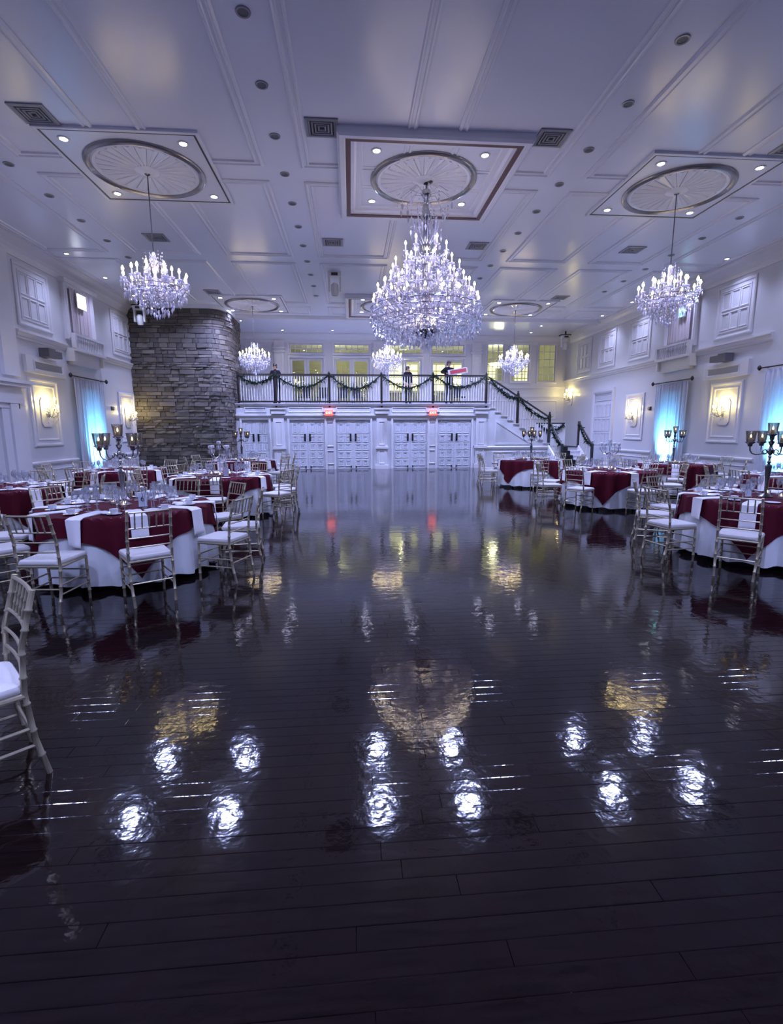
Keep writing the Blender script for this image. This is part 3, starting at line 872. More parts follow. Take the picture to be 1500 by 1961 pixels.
# lower flight towards the room
for k in range(4):
    z_ = .9 - (k + 1) * .18; ya = -k * .29
    MB().box(XLAND + .02, XLAND + 1.3, ya - .29, ya, 0, z_ - .03).build('lower_step', 'wall_paint', stairs)
    MB().box(XLAND + .02, XLAND + 1.32, ya - .31, ya, z_ - .03, z_).build('tread', 'trim_paint', stairs)
    MB().box(XLAND + .3, XLAND + .85, ya - .315, ya + .003, z_ - .175, z_ + .006).build('stair_carpet', 'carpet_black', stairs)
MB().box(XLAND + .3, XLAND + .85, -.05, .0, .72, .906).build('stair_carpet', 'carpet_black', stairs)
for xx in (XLAND - .06, XLAND + 1.3):
    s_ = MB()
    vs = [(xx, -1.3, 0), (xx, 0, 0), (xx, 0, .98), (xx, -1.3, .2)]
    s_.add(vs + [(v[0] + .07, v[1], v[2]) for v in vs], [(0, 1, 2, 3), (7, 6, 5, 4), (0, 4, 5, 1), (1, 5, 6, 2), (2, 6, 7, 3), (3, 7, 4, 0)])
    s_.build('stringer', 'trim_paint', stairs)
MB().box(XLAND, XLAND + 1.4, 1.55, 1.62, .9, 1.9).build('landing_parapet', 'wall_paint', stairs)

def railing(name, label): return thing(name, (0, 0, 0), label, 'railing')
brail = thing('balcony_railing', (CB, YD + .04, ZB), 'dark handrail with white balusters along the balcony edge', 'railing')
POSTX = [-4.6, -3.08, -.87, 1.32, 3.52, 5.83]
MB().box(POSTX[0] - CB, POSTX[-1] - CB, -.045, .045, 1.13, 1.2).build('top_rail', 'iron', brail)
MB().box(POSTX[0] - CB, POSTX[-1] - CB, -.035, .035, .05, .11).build('bottom_rail', 'iron', brail)
pme = MB().box(-.042, .042, -.042, .042, -.16, 1.22).box(-.055, .055, -.055, .055, 1.22, 1.25).lathe([(.0, 1.32), (.03, 1.3), (.035, 1.27), (.02, 1.25)][::-1], 8).mesh('post', 'iron')
for x in POSTX: obj_of('post', pme, brail, (x - CB, -.14 if False else 0, 0))
bal_me = MB().box(-.014, .014, -.014, .014, .11, 1.13).mesh('baluster', 'trim_paint')
for i in range(len(POSTX) - 1):
    n = max(2, round((POSTX[i + 1] - POSTX[i]) / .108))
    for k in range(1, n):
        obj_of('baluster', bal_me, brail, (POSTX[i] + (POSTX[i + 1] - POSTX[i]) * k / n - CB, 0, 0))
srail = thing('stair_railing', (X0S, YD + .06, ZB), 'dark sloping handrail with white balusters on the staircase', 'railing')
def zt(x): return -(x / TRD) * RISE - RISE * .5
def slope_bar(x0, x1, dz, h, y0=-.04, y1=.04):
    b_ = MB(); b_.add([(x0, y0, zt(x0) + dz), (x1, y0, zt(x1) + dz), (x1, y1, zt(x1) + dz), (x0, y1, zt(x0) + dz),
                       (x0, y0, zt(x0) + dz + h), (x1, y0, zt(x1) + dz + h), (x1, y1, zt(x1) + dz + h), (x0, y1, zt(x0) + dz + h)],
                      [(0, 3, 2, 1), (4, 5, 6, 7), (0, 1, 5, 4), (1, 2, 6, 5), (2, 3, 7, 6), (3, 0, 4, 7)]); return b_
slope_bar(0, XLAND - .05, 1.15, .07).build('top_rail', 'iron', srail)
slope_bar(0, XLAND - .05, .98, .03, -.02, .02).build('upper_rail', 'iron', srail)
for x in (1.3, XLAND):
    MB().box(x - .05, x + .05, -.05, .05, zt(x) - .1, zt(x) + 1.3).lathe([(.05, 0), (.06, .03), (.03, .06), (.05, .1), (0, .14)], 8, (x, 0, zt(x) + 1.3)).build('post', 'iron', srail)
for k in range(int(XLAND / .115)):
    x = .06 + k * .115
    if abs(x - 1.3) < .06: continue
    zb_ = -(int(x / TRD) + 1) * RISE
    MB().box(x - .014, x + .014, -.014, .014, zb_, zt(x) + 1.16).build('baluster', 'trim_paint', srail)
lrail = thing('stair_railing', (X0S + XLAND, YD, 0), 'dark handrails around the landing and lower stair flight by the right wall', 'railing')
MB().box(.0, 1.36, 1.55, 1.63, 1.9, 1.96).build('top_rail', 'iron', lrail)
for xx, lab in ((0.03, 'l'), (1.33, 'r')):
    MB().tube([(xx, -.02, 1.92), (xx, -1.3, 1.0)], .035, 8).build('handrail', 'iron', lrail)
    MB().box(xx - .045, xx + .045, -1.36, -1.27, 0, 1.06).build('post', 'iron', lrail)
    if xx > 1: MB().box(xx - .045, xx + .045, -.05, .04, .9, 2.0).build('post', 'iron', lrail)
    for k in range(1, 10):
        y = -.02 - 1.26 * k / 10
        MB().box(xx - .013, xx + .013, y - .013, y + .013, .98 + (y) * .6, 1.92 + (y + .02) * .72).build('baluster', 'trim_paint', lrail)

def garland(p0, p1, sag, label, seed):
    rg = random.Random(seed)
    p0 = Vector(p0); p1 = Vector(p1)
    g = thing('garland', p0, label, 'garland', 'pine garlands on the railings')
    pts = []
    n = 22
    for i in range(n + 1):
        t = i / n
        q = (p1 - p0) * t
        q.z -= sag * (1 - (2 * t - 1) ** 2) + rg.uniform(-.02, .02); q.y += rg.uniform(-.015, .015)
        pts.append(q)
    MB().tube(pts, .026, 6).build('stem', 'garland_green', g)
    nd = MB()
    for i in range(330):
        t = rg.random() * n; k = min(int(t), n - 1); c = pts[k].lerp(pts[k + 1], t - k)
        big = rg.random() < .12
        dirv = Vector((rg.uniform(-1, 1), rg.uniform(-.7, .4), rg.uniform(-1.3, .6))).normalized()
        L_ = rg.uniform(.14, .28) if big else rg.uniform(.06, .13)
        sd = dirv.cross(Vector((rg.uniform(-1, 1), rg.uniform(-1, 1), .3))).normalized() * (.022 if big else .016)
        up = dirv.cross(sd).normalized() * .01
        a = c + dirv * .01; b_ = c + dirv * L_; m_ = c + dirv * L_ * .5
        nd.add([a, m_ + sd, b_, m_ - sd, m_ + up], [(0, 1, 4), (1, 2, 4), (2, 3, 4), (3, 0, 4), (0, 3, 2, 1)])
    o = nd.build('needles', 'garland_green', g, kind='stuff')
    return g
GY = YD - .05
gl = ('pine garland swag next to the stone pier', 'pine garland swag on the second balcony bay', 'pine garland swag on the third balcony bay', 'pine garland swag in front of the standing person',
      'pine garland swag at the right end of the balcony')
for i in range(5):
    garland((POSTX[i] + .04, GY, ZB + 1.16), (POSTX[i + 1] - .04, GY, ZB + 1.16), (.34, .5, .54, .5, .46)[i], gl[i], 20 + i)
sx = lambda x: (X0S + x, YD - .03, ZB + zt(x) + 1.12)
def fold_in(r):
    for c_ in list(r.children):
        c_.parent = stairs; c_.location = Vector(c_.location) + Vector(r.location) - Vector(stairs.location)
    bpy.data.objects.remove(r)
fold_in(srail); fold_in(lrail)
garland(sx(.05), sx(1.28), .22, 'pine garland on the upper half of the sloping stair rail', 31)
garland(sx(1.36), sx(XLAND - .05), .22, 'pine garland on the lower half of the sloping stair rail', 32)
garland((X0S + XLAND + .1, YD + 1.5, 1.9), (X0S + XLAND + 1.3, YD + 1.5, 1.9), .3, 'pine garland along the landing parapet', 33)
garland((X0S + XLAND + 1.33, YD - .1, 1.86), (X0S + XLAND + 1.33, YD - 1.25, 1.02), .16, 'pine garland on the right handrail of the lower steps', 34)
garland((X0S + XLAND + .03, YD - .1, 1.86), (X0S + XLAND + .03, YD - 1.25, 1.02), .16, 'pine garland on the left handrail of the lower steps', 35)

# ---- people on the balcony
def person(loc, rz, h, label, pose):
    p = thing('person', loc, label, 'person', None, rz)
    k = h / 1.75
    J = {'pel': (0, 0, .95), 'bel': (0, .0, 1.1), 'che': (0, .0, 1.3), 'nck': (0, .0, 1.47), 'nk2': (0, -.01, 1.53), 'hd0': (0, -.02, 1.6), 'hd1': (0, -.015, 1.70),
         'sL': (.17, 0, 1.42), 'sR': (-.17, 0, 1.42), 'hL': (.1, 0, .9), 'hR': (-.1, 0, .9), 'kL': (.105, -.02, .5), 'kR': (-.105, -.02, .5),
         'aL': (.11, .02, .08), 'aR': (-.11, .02, .08), 'tL': (.12, -.14, .035), 'tR': (-.12, -.14, .035)}
    if pose == 'lean':
        J.update({'eL': (.25, -.12, 1.2), 'eR': (-.25, -.12, 1.2), 'wL': (.13, -.32, 1.21), 'wR': (-.13, -.32, 1.21)})
        for q in ('che', 'nck', 'nk2', 'hd0', 'hd1', 'sL', 'sR'):
            J[q] = (J[q][0], J[q][1] - .10, J[q][2] - .02)
    elif pose == 'carry':
        J.update({'eL': (.30, -.10, 1.22), 'eR': (-.36, -.02, 1.28), 'wL': (.20, -.30, 1.28), 'wR': (-.22, -.26, 1.22)})
    else:
        J.update({'eL': (.24, .02, 1.16), 'eR': (-.24, .0, 1.16), 'wL': (.20, -.10, .95), 'wR': (-.22, -.14, .98)})
    for s in 'LR':
        w_ = Vector(J['w' + s]); e = Vector(J['e' + s]); d_ = (w_ - e).normalized()
        J['m' + s] = tuple(w_ + d_ * .08)
    R_ = {'pel': (.17, .12), 'bel': (.17, .12), 'che': (.19, .13), 'nck': (.075, .07), 'nk2': (.055, .055), 'hd0': (.072, .082), 'hd1': (.07, .08), 'sL': (.085, .085), 'sR': (.085, .085),
          'hL': (.1, .1), 'hR': (.1, .1), 'kL': (.07, .07), 'kR': (.07, .07), 'aL': (.045, .045), 'aR': (.045, .045), 'tL': (.04, .03), 'tR': (.04, .03),
          'eL': (.058, .058), 'eR': (.058, .058), 'wL': (.03, .03), 'wR': (.03, .03), 'mL': (.036, .022), 'mR': (.036, .022)}
    names = list(J)
    E_ = [('pel', 'bel'), ('bel', 'che'), ('che', 'nck'), ('nck', 'nk2'), ('nk2', 'hd0'), ('hd0', 'hd1')]
    for s in 'LR': E_ += [('che', 's' + s), ('s' + s, 'e' + s), ('e' + s, 'w' + s), ('w' + s, 'm' + s), ('pel', 'h' + s), ('h' + s, 'k' + s), ('k' + s, 'a' + s), ('a' + s, 't' + s)]
    vs = [Vector(J[n]) for n in names]; ed = [(names.index(a), names.index(b_)) for a, b_ in E_]; rad = [R_[n] for n in names]
    # five fingers per hand
    for s in 'LR':
        w_ = Vector(J['w' + s]); m_ = Vector(J['m' + s]); d_ = (m_ - w_).normalized(); sd = d_.cross(Vector((0, 0, 1))).normalized()
        for f in range(4):
            b0 = m_ + sd * (.024 - .016 * f); L_ = (.06, .07, .066, .05)[f]
            i0 = len(vs); vs += [b0 + d_ * L_ * .5 + Vector((0, 0, -.006)), b0 + d_ * L_ + Vector((0, 0, -.03))]; rad += [(.009, .009), (.008, .008)]
            ed += [(names.index('m' + s), i0), (i0, i0 + 1)]
        i0 = len(vs); sg = 1 if s == 'R' else -1
        vs += [w_ + d_ * .03 + sd * .04 * sg, w_ + d_ * .07 + sd * .055 * sg]; rad += [(.011, .011), (.009, .009)]
        ed += [(names.index('w' + s), i0), (i0, i0 + 1)]
    me = bpy.data.meshes.new('body'); me.from_pydata([v * k for v in vs], ed, [])
    o = bpy.data.objects.new('body', me); COL.objects.link(o); o.parent = p
    md = o.modifiers.new('skin', 'SKIN')
    sk = me.skin_vertices[0].data
    for i, (a, b_) in enumerate(rad): sk[i].radius = (a * k, b_ * k)
    sk[0].use_root = True
    md2 = o.modifiers.new('sub', 'SUBSURF'); md2.levels = 1; md2.render_levels = 1
    bpy.context.view_layer.update()
    bm_ = bpy.data.meshes.new_from_object(o.evaluated_get(bpy.context.evaluated_depsgraph_get()))
    o.modifiers.clear(); o.data = bm_; bm_.name = 'body'
    bm_.materials.clear(); bm_.materials.append(MATS['dark_clothes']); bm_.materials.append(MATS['skin'])
    hz = 1.50 * k
    wr = [Vector(J['wL']) * k, Vector(J['wR']) * k]
    for pl in bm_.polygons:
        c = pl.center
        pl.material_index = 1 if (c.z > hz and abs(c.x) < .12) or any((c - w_).length < .02 or (c - w_).dot((w_ - Vector(J['e' + 'LR'[i]]) * k).normalized()) > -.005 and (c - w_).length < .17 for i, w_ in enumerate(wr)) else 0
        pl.use_smooth = True
    hy = J['hd1'][1]
    hd = Vector((0, hy, 1.665)) * k
    hr = MB(); hr.lathe([(.088, -.03), (.094, .02), (.085, .06), (.055, .09), (0, .1)], 12, (hd.x, hd.y + .018, hd.z), sx=k, sy=1.05 * k)
    hr.box(-.075 * k, .075 * k, hd.y + .03, hd.y + .085 * k, hd.z - .1 * k, hd.z + .02)
    hr.build('hair', 'hair_black', p, True)
    fc = MB()
    fc.add([(0, hd.y - .105 * k, hd.z - .03 * k), (.014 * k, hd.y - .07 * k, hd.z - .04 * k), (-.014 * k, hd.y - .07 * k, hd.z - .04 * k), (0, hd.y - .07 * k, hd.z + .012 * k)], [(0, 1, 2), (0, 3, 1), (0, 2, 3), (1, 3, 2)])
    for s in (-1, 1): fc.gem((s * .082 * k, hd.y + .01, hd.z - .02 * k), .016 * k, .06 * k)
    fc.build('nose_and_ears', 'skin', p)
    ey = MB()
    for s in (-1, 1): ey.gem((s * .03 * k, hd.y - .076 * k, hd.z + .005 * k), .011 * k, .02 * k, top=.5)
    ey.box(-.024 * k, .024 * k, hd.y - .08 * k, hd.y - .07 * k, hd.z - .07 * k, hd.z - .062 * k)
    ey.build('eyes_and_mouth', 'hair_black', p)
    return p
person((2.53, 22.15, ZB), .5, 1.63, 'person in dark clothes standing at the middle of the balcony rail', 'stand')
person((4.32, 22.05, ZB), .25, 1.86, 'person in dark clothes carrying a red and white sign on the balcony', 'carry')
person((-3.12, 21.95, ZB), -.2, 1.66, 'person in dark clothes leaning on the balcony rail above the left pilaster', 'lean')
sg = thing('held_sign', (4.62, 21.62, 4.12), 'red and white board carried by the person at the right of the balcony', 'sign')
sg.rotation_euler = (0, -.17, 0)
MB().box(-.42, .42, -.02, .02, -.12, .12).build('board', 'white_print', sg)
MB().box(-.33, .38, -.026, -.02, -.07, .08).build('red_panel', 'red_print', sg)

def black_chair(x, y, rz, label):
    c = thing('banquet_chair', (x, y, ZB), label, 'chair', 'black chairs on the balcony', rz)
    MB().box(-.22, .22, -.22, .22, .42, .48).build('seat', 'black_plastic', c)
    MB().box(-.22, .22, -.24, -.2, .5, .95).build('backrest', 'black_plastic', c)
    for a in (-.2, .2):
        for b_ in (-.21, .2): MB().tube([(a, b_, 0), (a, b_, .45 if b_ > 0 else .6)], .013, 6).build('leg', 'iron', c)
for i, (x, y, lab) in enumerate(((-2.2, 24.6, 'leftmost black chair behind the balcony garlands'), (-1.35, 24.7, 'second black chair behind the balcony railing from the left'),
                                 (-.35, 24.6, 'third black chair behind the balcony railing from the left'), (.35, 24.7, 'fourth black chair behind the balcony railing from the left'),
                                 (5.3, 24.2, 'black chair behind the right end of the balcony railing'))):
    black_chair(x, y, PI + .2 * (i - 2), lab)

# ================================================================== ceiling medallions and fixtures
def medallion(x, y, row, label, big):
    t = thing('ceiling_medallion', (x, y, H), label, 'ceiling medallion', 'ceiling medallions')
    lm = lambda u, v, d: (u, v, -d)
    if big:
        q = 1.62
        MB().frame(lm, -q, q, -q, q, [(0, 0), (0, .10), (.04, .14), (.12, .14), (.14, .12)]).build('outer_frame', 'ceiling_trim', t)
        MB().frame(lm, -q + .14, q - .14, -q + .14, q - .14, [(0, .0), (0, .125), (.085, .125), (.085, 0)]).build('brown_border', 'brown_trim', t)
        MB().frame(lm, -q + .225, q - .225, -q + .225, q - .225, [(0, 0), (0, .10), (.06, .09), (.10, .05), (.2, .045), (.22, .02), (.3, .02), (.3, 0)]).build('inner_frame', 'ceiling_trim', t)
        qi = q - .3
        MB().box(-qi, qi, -qi, qi, -.018, 0).build('panel', 'ceiling_paint', t)
        rr = 1.02
    else:
        q = 1.28
        MB().box(-q + .03, q - .03, -q + .03, q - .03, -.036, 0).build('panel', 'ceiling_paint', t)
        MB().frame(lm, -q, q, -q, q, [(0, .0), (0, .044), (.02, .05), (.05, .05), (.06, .036)]).build('outer_frame', 'ceiling_trim', t)
        MB().frame(lm, -q + .06, q - .06, -q + .06, q - .06, [(0, .036), (0, .042), (.03, .042), (.03, .036)]).build('dark_border', 'dark_line', t)
        rr = 1.02
    zz = -.018 if big else -.036
    MB().lathe([(rr - .11, zz), (rr - .10, zz - .03), (rr - .06, zz - .065), (rr - .02, zz - .05), (rr, zz - .02), (rr, zz)], 64).build('ring', 'pewter_trim', t, True)
    MB().lathe([(rr - .2, zz), (rr - .19, zz - .02), (rr - .14, zz - .03), (rr - .11, zz - .01), (rr - .11, zz)], 64).build('inner_ring', 'ceiling_trim', t, True)
    sb = MB(); nfl = 26
    for k in range(nfl):
        a0 = 2 * PI * k / nfl; a1 = a0 + 2 * PI / nfl * .96; am = (a0 + a1) / 2
        pt = lambda a, r, d: (r * math.cos(a), r * math.sin(a), zz - d)
        sb.add([pt(a0, .2, .008), pt(am, .2, .03), pt(a1, .2, .008), pt(a0, rr - .19, .004), pt(am, rr - .19, .034), pt(a1, rr - .19, .004)],
               [(0, 1, 4, 3), (1, 2, 5, 4), (3, 4, 5)])
    sb.build('sunburst', 'ceiling_trim', t)
    MB().lathe([(0, zz - .07), (.1, zz - .06), (.17, zz - .04), (.22, zz - .02), (.22, zz)], 20).build('rosette', 'ceiling_trim', t, True)
    return t
def downlight(x, y, z, label, power, glow='downlight_glow', r=.075, group='medallion downlights', angle=140, aim=(0, 0, -1), col=SPOT_BLUE):
    t = thing('downlight', (x, y, z), label, 'downlight', group)
    MB().lathe([(r * .8, 0), (r * .8, -.012), (r * 1.25, -.014), (r * 1.3, -.006), (r * 1.3, 0)], 16).build('trim_ring', 'fixture_white', t, True)
    MB().lathe([(0, -.011), (r * .6, -.013), (r * .82, -.008), (r * .82, 0)], 14).build('lens', glow, t, True)
    if power: lamp('downlight_lamp', 'SPOT', (0, 0, -.04), power, col, t, .12, aim, angle, 1.0)
    return t
for j, y in enumerate(MY):
    for i, x in enumerate(MX):
        where = ('left', 'centre', 'right')[i]; dep = ('near', 'far')[j]
        big = i == 1
        medallion(x, y, j, '%s %s ceiling medallion, %s' % (dep, where, 'square with brown border' if big else 'round fluted sunburst in a square'), big)
        for (sx_, sy_, cn) in ((-1, -1, 'front left'), (1, -1, 'front right'), (-1, 1, 'back left'), (1, 1, 'back right')):
            downlight(x + .95 * sx_, y + .95 * sy_, H - (.018 if big else .036), 'bright downlight in the %s corner of the %s %s ceiling medallion' % (cn, dep, where), P_DOWN * (.2 if (i, j, sx_, sy_) == (0, 1, -1, 1) else 2.0 if (j, sy_) == (1, -1) else 1), aim=(0, .22, -1) if (j, sy_) == (1, -1) else (0, 0, -1))
# row over the viewer's head (lamps of the same grid, just outside the picture)
for i, x in enumerate(MX):
    for (sx_, sy_) in ((-1, -1), (1, -1), (-1, 1), (1, 1)):
        downlight(x + .95 * sx_, .55 + .95 * sy_, H, 'downlight at the %s %s of the %s ceiling group above the viewer' % ('back' if sy_ > 0 else 'front', 'right' if sx_ > 0 else 'left', ('left', 'centre', 'right')[i]), P_DOWN * .8, group='overhead downlights')
# wall washers
k = 0
for x, ys, side in ((-7.62, (15.05, 17.2, 19.3), 'left'), (10.7, (12.05, 14.15, 16.3, 18.95, 21.2), 'right')):
    for n_, y in enumerate(ys):
        downlight(x, y, H, 'small lit downlight by the %s wall, %s from the camera' % (side, ('first', 'second', 'third', 'fourth', 'fifth')[n_]), P_WASH, 'washlight_glow', .065, 'wall downlights', 120,
                  (0, 0, -1), LAV)
for x, ys, side in ((-7.62, (2.0, 7.0, 11.0), 'left'), (10.7, (2.0, 7.0), 'right')):
    for n_, y in enumerate(ys):
        downlight(x, y, H, '%s small downlight by the near part of the %s wall' % (('first', 'second', 'third')[n_], side), P_WASH, 'washlight_glow', .065, 'near wall downlights', 120, (0, 0, -1), LAV)
for n_, (x, y) in enumerate(((-4.75, 23.2), (-3.1, 23.0), (-3.2, 25.2), (-.8, 25.1), (1.5, 25.1), (3.9, 25.1), (6.3, 25.0), (8.9, 23.4), (9.0, 25.0))):
    downlight(x, y, H, 'small downlight over the balcony, %s from the left' % ('first', 'second', 'third', 'fourth', 'fifth', 'sixth', 'seventh', 'eighth', 'ninth')[n_], 30, 'washlight_glow', .06, 'balcony downlights', 100, (0, 0.1, -1), (1, .93, .85))
# dark recessed speakers
sp_src = thing('ceiling_speaker', (BANDX[2], 6.67, H), '', 'ceiling speaker', 'recessed ceiling speakers')
MB().lathe([(.062, 0), (.065, -.012), (.086, -.014), (.09, 0)], 18).build('trim_ring', 'vent_metal', sp_src, True)
MB().lathe([(0, -.006), (.064, -.006), (.064, 0)], 16).build('grille', 'grille_dark', sp_src)
ordn = ('first', 'second', 'third', 'fourth', 'fifth', 'sixth', 'seventh', 'eighth', 'ninth', 'tenth', 'eleventh', 'twelfth')
first = True
for x, y0, n_, nm in ((BANDX[2], 6.67, 11, 'left of the centre'), (BANDX[4], 6.67, 11, 'right of the centre'), (BANDX[0], 10.35, 7, 'nearest the left wall'), (BANDX[6], 11.54, 6, 'nearest the right wall')):
    for k in range(n_):
        lab = 'dark recessed ceiling light, %s from the camera in the row %s' % (ordn[k], nm)
        if first: sp_src['label'] = lab; first = False
        else: repeat(sp_src, (x, y0 + 1.222 * k, H), 0, lab)
# vents
vent = thing('ceiling_vent', (0, 0, H), '', 'ceiling vent', 'square ceiling vents')
lm = lambda u, v, d: (u, v, -d)
MB().frame(lm, -.26, .26, -.25, .25, [(0, 0), (0, .02), (.04, .025), (.05, .012), (.05, 0)]).build('frame', 'vent_metal', vent)
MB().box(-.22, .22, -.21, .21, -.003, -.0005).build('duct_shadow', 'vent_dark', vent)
for k in range(4):
    q = .215 - .05 * k
    MB().frame(lm, -q, q, -q, q, [(0, .004), (.004, .022), (.02, .024), (.028, .006)]).build('louvre', 'vent_metal', vent)
vs_ = [(-4.72, 8.8, 'near left'), (-.38, 8.82, 'near, just left of the brown-bordered medallion'), (3.38, 8.82, 'near, just right of the brown-bordered medallion'), (-4.76, 13.7, 'middle row, left of the left chandelier rod'),
       (-.38, 13.7, 'middle row, left of centre'), (3.38, 13.68, 'middle row, right of centre'), (7.62, 13.66, 'middle row, right'), (-4.7, 18.6, 'far left'), (7.7, 18.5, 'far right'), (7.62, 8.75, 'near right, cut by the frame')]
for i, (x, y, w_) in enumerate(vs_):
    lab = 'square ceiling air vent, ' + w_
    if i == 0: vent.location = (x, y, H); vent['label'] = lab
    else: repeat(vent, (x, y, H), 0, lab)

# moving-head stage lights
def moving_head(loc, label, tilt, bracket):
    t = thing('stage_light', loc, label, 'stage light', 'moving head lights')
    MB().box(-.2, .2, -.12, .12, -.14, 0).build('base', 'fixture_white', t)
    MB().box(-.1, .1, -.13, -.12, -.11, -.03).build('display', 'black_plastic', t)
    for s in (-1, 1): MB().box(s * .17 - .03, s * .17 + .03, -.06, .06, -.56, -.14).build('yoke_arm', 'fixture_white', t)
    hd = MB(); hd.lathe([(.06, .16), (.11, .1), (.12, -.05), (.1, -.2), (.085, -.21)], 16)
    h_ = hd.build('head', 'fixture_white', t, True); h_.location = (0, 0, -.46); h_.rotation_euler = (tilt, 0, 0)
    l_ = MB().lathe([(0, -.215), (.08, -.212), (.08, -.2)], 14).build('lens', 'grille_dark', h_)
    if bracket: MB().box(-.25, .25, -.1, .22, 0, .05).box(-.03, .03, -.03, .03, .05, H - loc[2]).build('bracket', 'black_plastic', t)
moving_head((-.42, 16.2, H), 'white moving-head light hanging from the middle of the ceiling', .15, False)
moving_head((-7.75, 20.0, 6.2), 'white moving-head light in the corner by the stone pier', .2, True)
moving_head((10.6, 24.6, 6.2), 'white moving-head light in the far right corner', .2, True)
# wall projectors above the near panels
for mp, yc, s, lab in ((ml, 14.85, 1, 'left'), (mr, 14.5, -1, 'right')):
    p = mp(yc, 3.72, .0)
    t = thing('wall_spotlight', p, 'dark grey spotlight box on the %s wall above the sconce panel' % lab, 'spotlight', 'wall spotlight boxes')
    MB().box(min(0, s * .08), max(0, s * .08), -.08, .08, -.1, .1).build('wall_plate', 'fixture_white', t)
    MB().box(min(s * .08, s * .3), max(s * .08, s * .3), -.02, .36, -.08, .10).build('box', 'grey_plastic', t)
    MB().box(min(s * .08, s * .34), max(s * .08, s * .34), -.34, -.02, -.1, .13).build('housing', 'grey_plastic', t)
for mp, y, lab in ((ml, 18.55, 'left'), (mr, 18.2, 'right')):
    t = thing('fire_alarm', mp(y, 2.42, 0), 'small round alarm sounder on the %s wall beside the curtain' % lab, 'alarm', 'wall alarms')
    s = 1 if lab == 'left' else -1
    MB().box(min(0, s * .05), max(0, s * .05), -.07, .07, -.07, .07).build('base', 'grey_plastic', t)
    MB().tube([(s * .05, 0, 0), (s * .09, 0, 0)], .06, 12).build('bell', 'vent_metal', t)

# ================================================================== chandeliers
def arm_curve(r0, z0, r1, z1, a, n=9):
    pts = []
    for i in range(n):
        t = i / (n - 1)
        r = r0 + (r1 - r0) * t
        z = z0 + (z1 - z0) * t - .16 * (r1 - r0) * math.sin(PI * t) * 1.6
        pts.append((r * math.cos(a), r * math.sin(a), z))
    return pts
pan_me = MB().lathe([(.012, -.03), (.05, -.008), (.06, .0), (.055, .004), (.015, -.005)], 10).mesh('drip_pan', 'crystal', True)
can_me = MB().lathe([(.014, 0), (.014, .11), (.0, .112)], 8).mesh('candle', 'wax', True)
bulb_me = MB().lathe([(0, 0), (.016, .012), (.02, .03), (.012, .055), (0, .075)], 8).mesh('bulb', 'bulb_warm', True)
bulb_pe = MB().lathe([(0, 0), (.016, .012), (.02, .03), (.012, .055), (0, .075)], 8).mesh('bulb', 'bulb_peach', True)
bulb_sc = MB().lathe([(0, 0), (.016, .012), (.02, .03), (.012, .055), (0, .075)], 8).mesh('bulb', 'bulb_sconce', True)
